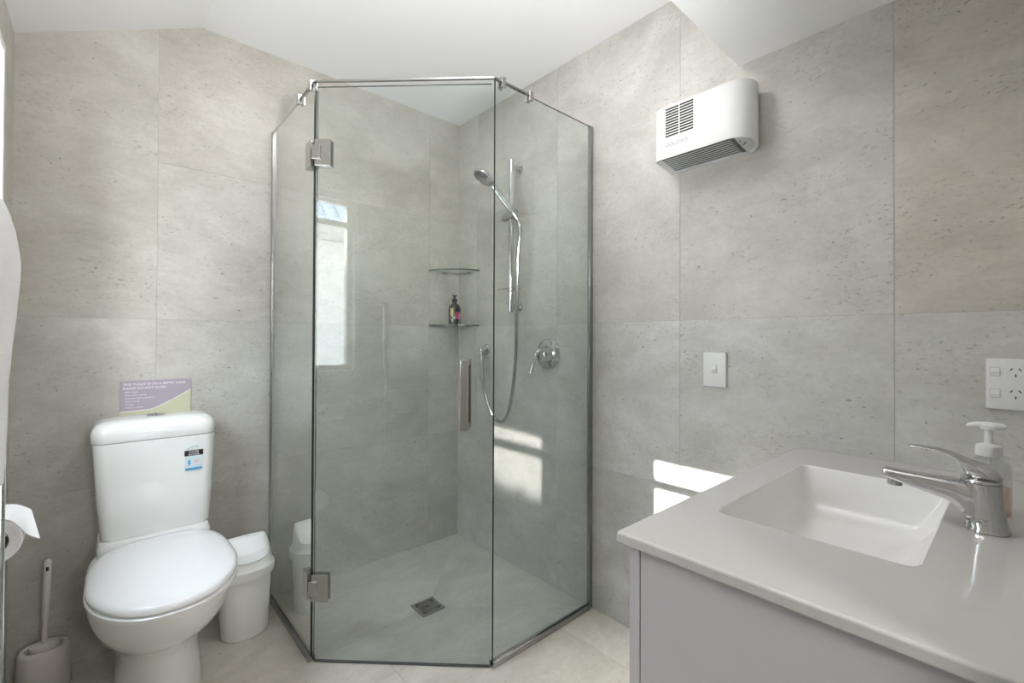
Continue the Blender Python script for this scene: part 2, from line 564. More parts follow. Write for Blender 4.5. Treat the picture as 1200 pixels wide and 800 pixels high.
tile_wall(wall_front, [[(DX1, 0), (0, 0), (0, H2), (DX1, H2)]], 'y', YF, YF - 0.006, [-0.59 * 2, -0.59, 0.01], VJ, 'front')

# floor tiles outside the shower, clipped to the three convex regions around it
regs = [[(-W, YF), (-A_, YF), (-A_, 0), (-W, 0)], [(-A_, YF), (0, YF), (0, -B_), (-A_, -B_)], [(-A_, -B_), (-D2, -B_), (-A_, -D1)]]
fx = [-1.944, -1.374 , -1.374 + TP, -1.374 + 2 * TP, 0.01]
fy = [-1.944 - TP, -1.944, -1.944 + TP, -1.944 + 2 * TP, -1.944 + 3 * TP, 0.01]
for x0, x1 in zip(fx[:-1], fx[1:]):
    for y0, y1 in zip(fy[:-1], fy[1:]):
        g = 0.0006
        rect = [(x0 + g, y0 + g), (x1 - g, y0 + g), (x1 - g, y1 - g), (x0 + g, y1 - g)]
        bm = bmesh.new(); tot = 0
        for reg in regs:
            p = clip_convex(rect, reg)
            if len(p) >= 3 and poly_area(p) > 1e-4:
                prism(bm, p, 'z', -0.02, 0.0); tot += 1
        if tot:
            o = link('floor_tile', bm, FTILE, floor)
            k = random.uniform(0.98, 1.03)
            o.color = (1.10 * k, 1.06 * k, 0.99 * k, 1)
        else:
            bm.free()
# shower floor: five tiles cut to fall towards the waste
DC = (-0.5, -0.5)
rim = [(0, 0), (-A_, 0), (-A_, -D1), (-D2, -B_), (0, -B_)]
for i in range(5):
    p, q = rim[i], rim[(i + 1) % 5]
    tri = [Vector((DC[0], DC[1], -0.012)), Vector((p[0], p[1], 0)), Vector((q[0], q[1], 0))]
    cen = sum(tri, Vector()) / 3
    tri = [v + (cen - v).normalized() * 0.0005 for v in tri]
    bm = bmesh.new()
    loft(bm, [[v for v in tri], [v - Vector((0, 0, 0.02)) for v in tri]])
    o = link('floor_tile', bm, FTILE, floor)
    k = random.uniform(0.98, 1.02)
    o.color = (1.0 * k, 0.99 * k, 0.96 * k, 1)

# ------------------------------------------------------------------ window in the left wall
win = bpy.data.objects.new('window_1', None)
win.location = (-W, (WY0 + WY1) / 2, WZ0)
COL.objects.link(win)
struct(win)
bm = bmesh.new()
def rect_frame(bm, x0, x1, y0, y1, z0, z1, w, bev=0.002):
    box(bm, x0, x1, y0, y0 + w, z0, z1, bev)
    box(bm, x0, x1, y1 - w, y1, z0, z1, bev)
    box(bm, x0, x1, y0 + w, y1 - w, z0, z0 + w, bev)
    box(bm, x0, x1, y0 + w, y1 - w, z1 - w, z1, bev)
rect_frame(bm, -1.80, -W + 0.028, WY0, WY1, WZ0, WZ1, 0.020)
link('window_frame', bm, WINF, win)
bm = bmesh.new()
box(bm, -1.795, -1.755, WY0 + 0.0205, WY0 + 0.048, WZ0 + 0.0205, WZ1 - 0.0205, 0.002)
box(bm, -1.795, -1.755, WY1 - 0.048, WY1 - 0.0205, WZ0 + 0.0205, WZ1 - 0.0205, 0.002)
box(bm, -1.795, -1.755, WY0 + 0.048, WY1 - 0.048, WZ0 + 0.0205, WZ0 + 0.048, 0.002)
box(bm, -1.795, -1.755, WY0 + 0.048, WY1 - 0.048, WZ1 - 0.032, WZ1 - 0.0205, 0.002)
link('sash', bm, WINF, win)
bm = bmesh.new()
box(bm, -1.79, -1.755, WY0 + 0.048, WY1 - 0.048, 1.708, 1.734, 0.002)
link('transom', bm, WINF, win)
for z0, z1 in ((WZ0 + 0.048, 1.708), (1.734, WZ1 - 0.032)):
    bm = bmesh.new()
    box(bm, -1.778, -1.773, WY0 + 0.048, WY1 - 0.048, z0, z1)
    link('pane', bm, WING, win)
bm = bmesh.new()
box(bm, -1.755, -1.738, -0.80, -0.70, WZ0 + 0.03, WZ0 + 0.045, 0.003)
link('window_latch', bm, ALU, win)

# ------------------------------------------------------------------ outside: paving and the neighbouring house seen through the pane
bm = bmesh.new()
box(bm, -14, 8, -12, 10, -0.4, -0.3)
struct(link('ground', bm, DECK))
nh = thing('neighbour_house', 'white house with blue grey roof outside the window, seen mirrored in the shower door', 'house', (-6.5, -0.5, -0.3))
bm = bmesh.new()
box(bm, -9.0, -5.0, -5.5, 4.5, -0.3, 2.35)
link('wall', bm, HOUSEW, nh)
bm = bmesh.new()
box(bm, -4.86, -4.80, -5.8, 4.8, 2.28, 2.50)
link('fascia', bm, FASC, nh)
bm = bmesh.new()
def roofz(x): return 2.5 + (-(x) - 4.8) * 0.985
nrib = 60
for i in range(nrib):
    y0 = -5.8 + 10.6 * i / nrib; y1 = y0 + 10.6 / nrib
    ym = (y0 + y1) / 2
    xs = (-4.80, -7.6)
    for (ya, yb_, dz) in ((y0, ym, 0.0), (ym, y1, 0.025)):
        prism(bm, [(xs[0], roofz(xs[0]) + dz), (xs[1], roofz(xs[1]) + dz), (xs[1], roofz(xs[1]) - 0.03), (xs[0], roofz(xs[0]) - 0.03)], 'y', ya, yb_)
link('roof', bm, ROOFM, nh)
# ------------------------------------------------------------------ shower enclosure
P1 = Vector((-A_, 0, 0)); P2 = Vector((-A_, -D1, 0)); P3 = Vector((-D2, -B_, 0)); P4 = Vector((0, -B_, 0))
sh = thing('shower_enclosure', 'frameless angled corner shower enclosure with clear glass door and panels', 'shower', (-0.75, -0.75, 0))
GT = 0.008

def pane_between(name, a, b, z0, z1, parent, th=GT):
    d = (b - a).normalized()
    nrm = Vector((-d.y, d.x, 0)) * (th / 2)
    t = bmesh.new()
    loft(t, [[a + nrm + Vector((0, 0, z)), a - nrm + Vector((0, 0, z)), b - nrm + Vector((0, 0, z)), b + nrm + Vector((0, 0, z))] for z in (z0, z1)])
    bmesh.ops.recalc_face_normals(t, faces=t.faces)
    hn = nrm.normalized()
    for f in t.faces:
        f.material_index = 0 if abs(f.normal.dot(hn)) > 0.7 else 1
    return link(name, t, [GLASS, EDGE], parent)

def bar_between(bm, a, b, w, z0, z1):
    d = (b - a).normalized()
    nrm = Vector((-d.y, d.x, 0)) * (w / 2)
    loft(bm, [[a + nrm + Vector((0, 0, z)), a - nrm + Vector((0, 0, z)), b - nrm + Vector((0, 0, z)), b + nrm + Vector((0, 0, z))] for z in (z0, z1)])

dd = (P3 - P2).normalized()
dn = Vector((dd.y, -dd.x, 0))                     # outward normal of the door
if dn.x > 0: dn = -dn
pane_between('fixed_panel', P1 + Vector((0, -0.012, 0)), P2 + Vector((0, 0.002, 0)), 0.018, GH, sh)
pane_between('fixed_panel', P3 + Vector((0.002, 0, 0)), P4 + Vector((-0.012, 0, 0)), 0.018, GH, sh)
door = pane_between('door_panel', P2 + dd * 0.008, P3 - dd * 0.008, 0.007, GH - 0.016, sh)
for a, b in ((P1 + Vector((0, -0.001, 0)), P1 + Vector((0, -0.020, 0))), (P4 + Vector((-0.001, 0, 0)), P4 + Vector((-0.020, 0, 0)))):
    bm = bmesh.new()
    bar_between(bm, a, b, 0.014, 0.002, GH)
    link('wall_channel', bm, ALU, sh)
for a, b in ((P1 + Vector((0, -0.02, 0)), P2), (P3, P4 + Vector((-0.02, 0, 0)))):
    bm = bmesh.new()
    bar_between(bm, a, b, 0.024, 0.0005, 0.018)
    link('floor_channel', bm, ALU, sh)
bm = bmesh.new()
bar_between(bm, P2 + dd * 0.01, P3 - dd * 0.01, 0.008, 0.002, 0.0065)
link('door_seal', bm, SEAL, sh)
# head bar over the door with its clamps on the fixed panels
bm = bmesh.new()
e1 = Vector((-A_, -0.36, 0)); e2 = Vector((-0.35, -B_, 0))
bar_between(bm, P2, P3, 0.010, GH + 0.001, GH + 0.008)
bar_between(bm, P2, e1, 0.010, GH + 0.001, GH + 0.008)
bar_between(bm, P3, e2, 0.010, GH + 0.001, GH + 0.008)
link('head_bar', bm, ALU, sh)
for c, ax in ((Vector((-A_, -0.50, 0)), 1), (Vector((-A_, -0.373, 0)), 1), (Vector((-0.50, -B_, 0)), 0), (Vector((-0.368, -B_, 0)), 0)):
    bm = bmesh.new()
    if ax == 1:
        for s in (-1, 1):
            box(bm, c.x + s * 0.0095 - 0.004, c.x + s * 0.0095 + 0.004, c.y - 0.0085, c.y + 0.0085, GH - 0.020, GH + 0.014, 0.0012)
        box(bm, c.x - 0.0125, c.x + 0.0125, c.y - 0.0085, c.y + 0.0085, GH + 0.0112, GH + 0.0165, 0.0012)
    else:
        for s in (-1, 1):
            box(bm, c.x - 0.0085, c.x + 0.0085, c.y + s * 0.0095 - 0.004, c.y + s * 0.0095 + 0.004, GH - 0.020, GH + 0.014, 0.0012)
        box(bm, c.x - 0.0085, c.x + 0.0085, c.y - 0.0125, c.y + 0.0125, GH + 0.0112, GH + 0.0165, 0.0012)
    link('bar_clamp', bm, SATIN, sh)
# hinges: door leaf (notched), fixed-panel leaf, knuckle
Rd = Matrix(((dd.x, dn.x, 0, P2.x), (dd.y, dn.y, 0, P2.y), (0, 0, 1, 0), (0, 0, 0, 1)))   # local x along door, y outwards
for zc in (1.752, 0.258):
    bm = bmesh.new()
    for s0, s1 in ((0.0045, 0.015), (-0.015, -0.0045)):
        t = bmesh.new()
        box(t, 0.004, 0.060, s0, s1, zc - 0.046, zc + 0.046, 0.0015)
        merge(bm, t, Rd)
    hinge = link('door_hinge', bm, SATIN, sh)
    bm = bmesh.new()
    t = bmesh.new()
    box(t, -0.004, 0.026, 0.0155, 0.021, zc - 0.024, zc + 0.024, 0.0015)
    merge(bm, t, Rd)
    link('hinge_knuckle', bm, SATIN, hinge)
    bm = bmesh.new()
    for s in (-1, 1):
        box(bm, P2.x + s * 0.0098 - 0.0058, P2.x + s * 0.0098 + 0.0058, P2.y + 0.004, P2.y + 0.054, zc - 0.046, zc + 0.046, 0.0015)
    link('panel_hinge', bm, SATIN, sh)
# square D handle each side of the door
for s in (1, -1):
    bm = bmesh.new()
    t = bmesh.new()
    ya, yb2 = (0.030, 0.048) if s > 0 else (-0.048, -0.030)
    box(t, 0.517, 0.543, ya, yb2, 0.806, 1.042, 0.0018)
    for z0 in (0.806, 1.022):
        y0, y1 = (0.0045, 0.031) if s > 0 else (-0.031, -0.0045)
        box(t, 0.519, 0.541, y0, y1, z0 + 0.001, z0 + 0.019, 0.001)
    merge(bm, t, Rd)
    link('door_handle', bm, SATIN, sh)

# floor waste
dr = thing('floor_waste', 'square metal shower drain grate set in the shower floor', 'drain', (DC[0], DC[1], -0.012))
bm = bmesh.new()
h = 0.052
for b in ((-h, -h + 0.012, -h, h), (h - 0.012, h, -h, h), (-h + 0.012, h - 0.012, -h, -h + 0.012), (-h + 0.012, h - 0.012, h - 0.012, h)):
    box(bm, DC[0] + b[0], DC[0] + b[1], DC[1] + b[2], DC[1] + b[3], -0.0105, -0.0055, 0.0008)
link('grate_frame', bm, DRAINM, dr)
bm = bmesh.new()
box(bm, DC[0] - 0.04, DC[0] + 0.04, DC[1] - 0.04, DC[1] + 0.04, -0.0105, -0.0085)
link('drain_pan', bm, DARKP, dr)
for k in range(5):
    ra = 0.008 + k * 0.0072
    bm = bmesh.new()
    for i in range(24):
        a0, a1 = 2 * PI * i / 24, 2 * PI * (i + 1) / 24
        q = [Vector((DC[0] + rr_ * math.cos(a), DC[1] + rr_ * math.sin(a), 0)) for rr_, a in ((ra, a0), (ra + 0.004, a0), (ra + 0.004, a1), (ra, a1))]
        loft(bm, [[v + Vector((0, 0, -0.0086)) for v in q], [v + Vector((0, 0, -0.0058)) for v in q]])
    link('grate_ring', bm, DRAINM, dr)

# ------------------------------------------------------------------ corner shelves and soap bottle
def make_shelf(z, label):
    t = thing('corner_shelf', label, 'shelf', (-0.06, -0.06, z), 'glass corner shelves in the shower')
    bm = bmesh.new()
    R_ = 0.196
    pts = [Vector((-0.003, -0.003, 0))] + [Vector((-0.003 - R_ * math.cos(a), -0.003 - R_ * math.sin(a), 0)) for a in [PI / 2 * i / 20 for i in range(21)]]
    loft(bm, [[p + Vector((0, 0, z - 0.008)) for p in pts], [p + Vector((0, 0, z)) for p in pts]])
    bmesh.ops.recalc_face_normals(bm, faces=bm.faces)
    for f in bm.faces:
        f.material_index = 0 if abs(f.normal.z) > 0.7 else 1
    link('shelf_glass', bm, [SHELFG, SHELFE], t)
    for (x, y, ax) in ((-0.10, 0, 0), (0, -0.10, 1)):
        bm = bmesh.new()
        if ax == 0: box(bm, x - 0.011, x + 0.011, -0.014, -0.0005, z - 0.013, z - 0.0085, 0.001)
        else: box(bm, -0.014, -0.0005, y - 0.011, y + 0.011, z - 0.013, z - 0.0085, 0.001)
        link('shelf_bracket', bm, CHROME, t)
    return t
make_shelf(1.488, 'upper empty quarter-round glass shelf in shower corner')
make_shelf(1.190, 'lower quarter-round glass shelf in shower corner holding a black bottle')
sx, sy, sz = -0.085, -0.085, 1.1905
bt = thing('soap_bottle', 'black pump soap bottle with pink and gold labels on lower glass shelf', 'bottle', (sx, sy, sz))
bm = bmesh.new()
lathe(bm, [(0.030, sz), (0.034, sz + 0.004), (0.034, sz + 0.085), (0.031, sz + 0.098), (0.022, sz + 0.110), (0.012, sz + 0.116), (0.012, sz + 0.121)], sx, sy)
link('bottle_body', bm, BLACKB, bt, True)
bm = bmesh.new()
lathe(bm, [(0.0145, sz + 0.121), (0.0145, sz + 0.142), (0.006, sz + 0.143), (0.006, sz + 0.153), (0.011, sz + 0.154), (0.011, sz + 0.161), (0.008, sz + 0.162)], sx, sy)
pu = link('pump_cap', bm, BLACKI, bt, True)
bm = bmesh.new()
tube(bm, [(sx, sy, sz + 0.158), (sx - 0.022, sy - 0.012, sz + 0.157)], 0.0035, 8)
link('nozzle', bm, BLACKI, pu)
def curved_label(bm, cx, cy, r, a0, a1, z0, z1, n=8, th=0.0006):
    for i in range(n):
        b0, b1 = a0 + (a1 - a0) * i / n, a0 + (a1 - a0) * (i + 1) / n
        q = [(r, b0), (r + th, b0), (r + th, b1), (r, b1)]
        loft(bm, [[Vector((cx + rr_ * math.cos(b), cy + rr_ * math.sin(b), z)) for rr_, b in q] for z in (z0, z1)])
# direction towards the camera from the bottle
ac = math.atan2(-2.1661 - sy, -1.5272 - sx)
bm = bmesh.new(); curved_label(bm, sx, sy, 0.0341, ac + 0.15, ac + 1.1, sz + 0.030, sz + 0.068); link('pink_label', bm, PINKI, bt)['label'] = 'pink label'
bm = bmesh.new(); curved_label(bm, sx, sy, 0.0341, ac - 0.75, ac - 0.20, sz + 0.048, sz + 0.088); link('gold_label', bm, GOLD, bt)['label'] = 'gold label'
bm = bmesh.new()
for k in range(14):
    a0 = 2 * PI * k / 14
    ang = ac - 0.40 + 0.22 * math.cos(a0); zz = sz + 0.036 + 0.009 * math.sin(a0)
    c = Vector((sx + 0.0345 * math.cos(ang), sy + 0.0345 * math.sin(ang), zz))
    bmesh.ops.create_icosphere(bm, subdivisions=1, radius=0.0019, matrix=Matrix.Translation(c))
curved_label(bm, sx, sy, 0.0341, ac - 0.48, ac - 0.30, sz + 0.014, sz + 0.027, 3)
link('white_emblem', bm, WHITEI, bt)['label'] = 'white emblem'

# ------------------------------------------------------------------ shower rail, hand shower, outlet, mixer (wall_right)
BX, BY = -0.058, -0.518
rl = thing('shower_rail', 'chrome vertical slide rail on shower wall with hand shower holder', 'rail', (0, BY, 1.6))
bm = bmesh.new(); lathe(bm, [(0.010, 1.240), (0.0130, 1.243), (0.0130, 1.977), (0.010, 1.980)], BX, BY, 20); link('rail_bar', bm, CHROME, rl, True)
for z in (1.945, 1.268):
    bm = bmesh.new()
    tube(bm, [(-0.0005, BY, z), (-0.010, BY, z), (-0.012, BY, z), (BX + 0.004, BY, z)], [0.022, 0.022, 0.014, 0.014], 18)
    link('rail_bracket', bm, CHROME, rl, True)
zs = 1.712
bm = bmesh.new()
tube(bm, [(BX - 0.003, BY + 0.060, zs - 0.014), (BX - 0.003, BY + 0.050, zs - 0.012), (BX - 0.004, BY + 0.02, zs - 0.006), (BX - 0.006, BY - 0.01, zs - 0.002), (BX - 0.012, BY - 0.036, zs + 0.002), (BX - 0.014, BY - 0.050, zs + 0.004)],
     [0.008, 0.0155, 0.021, 0.021, 0.018, 0.012], 18)
link('slide_holder', bm, CHROME, rl, True)
bm = bmesh.new()
zz = 1.350
t = bmesh.new()
loft(t, [ell(BX - 0.012, BY, 0.052, 0.062, zz - 0.006, 28), ell(BX - 0.012, BY, 0.055, 0.065, zz + 0.002, 28), ell(BX - 0.012, BY, 0.051, 0.061, zz + 0.002, 28), ell(BX - 0.012, BY, 0.048, 0.058, zz - 0.003, 28)])
merge(bm, t)
lathe(bm, [(0.0135, zz - 0.012), (0.0145, zz - 0.010), (0.0145, zz + 0.012), (0.0135, zz + 0.014)], BX, BY, 18)
link('soap_dish', bm, CLEARP, rl, True)['label'] = 'clear plastic soap dish'

hs = thing('hand_shower', 'chrome hand shower head with long flexible hose hanging on the slide rail', 'shower head', (-0.085, -0.56, 1.70))
hp0 = Vector((-0.082, -0.585, 1.675)); hp1 = Vector((-0.188, -0.512, 1.845))
hd = (hp1 - hp0).normalized()
bm = bmesh.new()
path = [hp0 + hd * s for s in (0.0, 0.03, 0.07, 0.12, 0.16, 0.185)]
tube(bm, path, [0.0125, 0.0145, 0.0155, 0.016, 0.0165, 0.015], 16)
link('shower_handle', bm, CHROME, hs, True)
hc = hp1 + hd * 0.030 + Vector((-0.006, 0.004, -0.004))
fdir = Vector((-0.50, 0.18, -0.85)).normalized()
q = fdir.to_track_quat('Z', 'Y').to_matrix().to_4x4()
MT = Matrix.Translation(hc) @ q
bm = bmesh.new()
lathe(bm, [(0.014, -0.024), (0.034, -0.017), (0.050, -0.005), (0.055, 0.004), (0.054, 0.009), (0.049, 0.010)], 0, 0, 32, MT)
link('shower_head', bm, CHROME, hs, True)
bm = bmesh.new()
lathe(bm, [(0.0485, 0.0098), (0.0485, 0.0110), (0.020, 0.0118), (0.018, 0.0135), (0.004, 0.0135)], 0, 0, 32, MT)
link('spray_face', bm, simple('grey_spray_face', (0.05, 0.05, 0.052), 0.4, noise=0.1), hs, True)
bm = bmesh.new()
hose = spline([hp0 - hd * 0.004, (-0.082, -0.607, 1.62), (-0.085, -0.597, 1.50), (-0.076, -0.580, 1.25), (-0.068, -0.566, 1.05), (-0.060, -0.535, 0.86), (-0.052, -0.487, 0.735), (-0.050, -0.425, 0.702),
               (-0.050, -0.365, 0.735), (-0.048, -0.310, 0.83), (-0.046, -0.285, 0.93), (-0.043, -0.270, 1.030)], 10)
rad = [0.0086 + 0.0006 * (i % 2) for i in range(len(hose))]
tube(bm, hose, rad, 10)
link('hose', bm, HOSEM, hs, True)
bm = bmesh.new()
tube(bm, [hp0 - hd * 0.003, hp0 + hd * 0.012], [0.0105, 0.0118], 14)
link('hose_nut', bm, CHROME, hs, True)
wo = thing('hose_outlet', 'round chrome wall elbow where the shower hose joins the wall', 'outlet', (0, -0.262, 1.053))
bm = bmesh.new()
tube(bm, [(-0.0005, -0.262, 1.056), (-0.006, -0.262, 1.056), (-0.010, -0.262, 1.056), (-0.012, -0.262, 1.056)], [0.028, 0.028, 0.024, 0.012], 28)
link('wall_flange', bm, CHROME, wo, True)
bm = bmesh.new()
tube(bm, spline([(-0.011, -0.262, 1.056), (-0.034, -0.263, 1.056), (-0.043, -0.267, 1.050), (-0.043, -0.2695, 1.033)], 5), 0.0108, 14)
link('elbow', bm, CHROME, wo, True)

mx = thing('shower_mixer', 'round chrome shower mixer with a lever on the tiled shower wall', 'tap', (0, -0.714, 1.044))
MY, MZ = -0.714, 1.044
bm = bmesh.new()
tube(bm, [(-0.0005, MY, MZ), (-0.004, MY, MZ), (-0.011, MY, MZ), (-0.013, MY, MZ), (-0.014, MY, MZ)], [0.071, 0.071, 0.066, 0.056, 0.03], 40)
link('escutcheon', bm, CHROME, mx, True)
bm = bmesh.new()
tube(bm, [(-0.013, MY, MZ), (-0.016, MY, MZ), (-0.042, MY, MZ), (-0.055, MY, MZ), (-0.060, MY, MZ)], [0.038, 0.036, 0.032, 0.026, 0.012], 32)
link('mixer_body', bm, CHROME, mx, True)
bm = bmesh.new()
lp = spline([(-0.052, MY + 0.004, MZ + 0.016), (-0.066, MY + 0.012, MZ + 0.004), (-0.070, MY + 0.024, MZ - 0.03), (-0.076, MY + 0.030, MZ - 0.065), (-0.084, MY + 0.030, MZ - 0.088)], 5)
tube(bm, lp, [0.010 + 0.002 * math.sin(PI * i / (len(lp) - 1)) - 0.003 * i / len(lp) for i in range(len(lp))], 12)
link('lever', bm, CHROME, mx, True)

# ------------------------------------------------------------------ toilet
TX = -1.380
tl = thing('toilet', 'white close-coupled toilet with lid closed against the back wall', 'toilet', (TX, -0.35, 0))
def egg(z, w, yf, yb, yc=None, n=48, pb=0.62, pf=1.0):
    """egg outline: widest at yc, round at the front, squarer at the back"""
    if yc is None: yc = yb - (yb - yf) * 0.52
    out = []
    for i in range(n):
        a = 2 * PI * i / n
        c, s = math.cos(a), math.sin(a)
        p = pb if s > 0 else pf
        x = w * math.copysign(abs(c) ** (p if s > 0 else 0.92), c)
        y = yc + (yb - yc if s > 0 else yc - yf) * math.copysign(abs(s) ** p, s)
        out.append(Vector((TX + x, y, z)))
    return out
bm = bmesh.new()
loft(bm, [egg(0.001, 0.112, -0.515, -0.10), egg(0.012, 0.114, -0.518, -0.10), egg(0.10, 0.106, -0.495, -0.10), egg(0.17, 0.106, -0.500, -0.10),
          egg(0.205, 0.122, -0.515, -0.10), egg(0.235, 0.137, -0.555, -0.09), egg(0.27, 0.153, -0.612, -0.08), egg(0.31, 0.166, -0.662, -0.07), egg(0.35, 0.174, -0.696, -0.06),
          egg(0.385, 0.177, -0.710, -0.05), egg(0.400, 0.176, -0.710, -0.05), egg(0.404, 0.170, -0.704, -0.055)])
link('pan', bm, CER, tl, True, 50)
bm = bmesh.new()
loft(bm, [rr(TX, -0.115, 0.140, 0.095, 0.03, 0.36), rr(TX, -0.115, 0.152, 0.105, 0.03, 0.40), rr(TX, -0.115, 0.153, 0.106, 0.03, 0.432), rr(TX, -0.115, 0.148, 0.101, 0.03, 0.4445)])
link('pan_deck', bm, CER, tl, True)
bm = bmesh.new()
loft(bm, [egg(0.4060, 0.172, -0.730, -0.224), egg(0.4085, 0.1765, -0.737, -0.222), egg(0.4185, 0.1775, -0.739, -0.222), egg(0.4215, 0.174, -0.735, -0.224)])
link('seat', bm, SEATP, tl, True, 50)
bm = bmesh.new()
loft(bm, [egg(0.4240, 0.172, -0.730, -0.220), egg(0.4270, 0.1760, -0.736, -0.218), egg(0.437, 0.1760, -0.736, -0.218), egg(0.446, 0.168, -0.725, -0.223),
          egg(0.451, 0.150, -0.700, -0.232), egg(0.4545, 0.115, -0.655, -0.26), egg(0.456, 0.06, -0.56, -0.33)])
link('lid', bm, SEATP, tl, True, 60)
for s in (-1, 1):
    bm = bmesh.new()
    tube(bm, [(TX + s * 0.070 - 0.020, -0.2135, 0.4385), (TX + s * 0.070 + 0.020, -0.2135, 0.4385)], 0.0055, 14)
    link('lid_hinge', bm, SEATP, tl, True)
bm = bmesh.new()
TY = -0.100
loft(bm, [rr(TX + 0.006, TY, 0.146, 0.078, 0.035, 0.4450, 8), rr(TX + 0.006, TY, 0.150, 0.083, 0.035, 0.452, 8), rr(TX + 0.004, TY, 0.158, 0.090, 0.035, 0.56, 8),
          rr(TX + 0.002, TY, 0.165, 0.096, 0.035, 0.70, 8), rr(TX + 0.001, TY, 0.168, 0.098, 0.035, 0.766, 8)])
cis = link('cistern', bm, CER, tl, True)
bm = bmesh.new()
loft(bm, [rr(TX, TY, 0.168, 0.0975, 0.036, 0.7675, 8), rr(TX, TY, 0.1715, 0.0995, 0.038, 0.7705, 8), rr(TX, TY, 0.1715, 0.0995, 0.038, 0.795, 8), rr(TX, TY, 0.168, 0.0965, 0.038, 0.811, 8),
          rr(TX, TY, 0.158, 0.088, 0.038, 0.825, 8), rr(TX, TY, 0.140, 0.072, 0.036, 0.8335, 8), rr(TX, TY, 0.110, 0.045, 0.03, 0.837, 8)])
cl = link('cistern_lid', bm, CER, tl, True, 60)
bm = bmesh.new()
t = bmesh.new()
loft(t, [ell(TX, TY, 0.026, 0.026, 0.8365, 28), ell(TX, TY, 0.026, 0.026, 0.8405, 28), ell(TX, TY, 0.022, 0.022, 0.8425, 28)])
merge(bm, t)
link('flush_button', bm, CHROME, cl, True)['label'] = 'chrome dual flush button'
bm = bmesh.new()
box(bm, TX - 0.0007, TX + 0.0007, TY - 0.022, TY + 0.022, 0.8420, 0.8430)
link('button_split', bm, DARKP, cl)
# water rating sticker on the cistern face
fy_ = TY - 0.0968
lx0, lx1 = -1.304, -1.254
def lab(name, mat, x0, x1, z0, z1, k=0):
    bm = bmesh.new()
    tilt = (z1 + z0) / 2 - 0.7
    yy = fy_ - 0.0012 - 0.0006 * k - max(0, tilt) * 0.03
    box(bm, x0, x1, yy, yy + 0.003, z0, z1)
    return link(name, bm, mat, cis)
lab('sticker_panel', PALEB, lx0, lx1, 0.652, 0.694)['label'] = 'pale blue printed sticker panel'
lab('sticker_stripe', BLUEI, lx0, lx1, 0.645, 0.6525)['label'] = 'blue sticker stripe'
lab('sticker_banner', BLACKI, lx0 - 0.002, lx1 + 0.003, 0.6945, 0.7135)['label'] = 'black sticker banner reading WATER RATING'
lab('sticker_band', MINT, lx0 + 0.004, lx1 - 0.006, 0.6842, 0.6862, 1)
lab('sticker_spot', simple('pale_pink_print', (0.72, 0.55, 0.56), 0.5, noise=0.02), lx0 + 0.026, lx0 + 0.041, 0.668, 0.680, 1)
bm = bmesh.new()
yl = fy_ - 0.0024
text_mesh(bm, 'WATER', 0.0088, face_back((lx0 + lx1) / 2, yl, 0.7052), 'CENTER', 0.0001)
text_mesh(bm, 'RATING', 0.0088, face_back((lx0 + lx1) / 2, yl, 0.6964), 'CENTER', 0.0001)
link('sticker_lettering', bm, WHITEI, cis)
bm = bmesh.new()
for i, (dx, dz) in enumerate(((0.008, 0.719), (0.014, 0.7245), (0.0215, 0.728), (0.030, 0.7285), (0.037, 0.7255))):
    star = []
    for k in range(10):
        r_ = 0.0042 if k % 2 == 0 else 0.002
        a = PI / 2 + k * PI / 5
        star.append((lx0 + dx + r_ * math.cos(a), dz + r_ * math.sin(a)))
    prism(bm, star, 'y', fy_ - 0.0022, fy_ - 0.0005)
link('sticker_stars', bm, MINT, cis)
bm = bmesh.new()
prism(bm, [(lx0 + 0.010, 0.662), (lx0 + 0.014, 0.662), (lx0 + 0.016, 0.674), (lx0 + 0.012, 0.684), (lx0 + 0.008, 0.674)], 'y', fy_ - 0.0024, fy_ - 0.0008)
link('sticker_drop', bm, BLUEI, cis)

# ------------------------------------------------------------------ sign behind the cistern
sg = thing('septic_sign', 'purple and green printed notice on the wall behind the toilet cistern', 'sign', (-1.372, 0, 0.83))
SX0, SX1, SZ0, SZ1 = -1.477, -1.266, 0.822, 0.955
bm = bmesh.new(); box(bm, SX0, SX1, -0.004, -0.0006, SZ0, SZ1); link('board', bm, PURPLE, sg)
def wave(u):                                             # height of the white line across the sign
    k = max(0.0, (u - 0.40) / 0.60)
    return 0.842 + 0.003 * min(u, .4) / .4 + 0.068 * (k ** 1.25)
n = 24
us = [i / n for i in range(n + 1)]
bm = bmesh.new()
prism(bm, [(SX0, SZ0 + 0.0)] + [(SX1, SZ0)] + [(SX0 + (SX1 - SX0) * u, wave(u)) for u in reversed(us)], 'y', -0.0046, -0.0038)
link('green_field', bm, GREENS, sg)['label'] = 'pale green lower field'
bm = bmesh.new()
prism(bm, [(SX0 + (SX1 - SX0) * u, wave(u)) for u in us] + [(SX0 + (SX1 - SX0) * u, wave(u) + 0.0028) for u in reversed(us)], 'y', -0.0049, -0.0038)
link('white_curve', bm, WHITEI, sg)['label'] = 'white curved line'
bm = bmesh.new()
text_mesh(bm, 'THIS TOILET IS ON A SEPTIC TANK', 0.0118, face_back(SX0 + 0.009, -0.0045, 0.9375), bold=0.00022)
text_mesh(bm, 'PLEASE DO NOT FLUSH', 0.0118, face_back(SX0 + 0.009, -0.0045, 0.9235), bold=0.00022)
for i, s in enumerate(('- Baby wipes', '- Disposable nappies', '- Feminine hygiene products', '- Paper towels', '- Tissues', '- Food or rubbish')):
    text_mesh(bm, s, 0.0078, face_back(SX0 + 0.011, -0.0045, 0.9115 - i * 0.0112), bold=0.00008)
link('lettering', bm, WHITEI, sg)

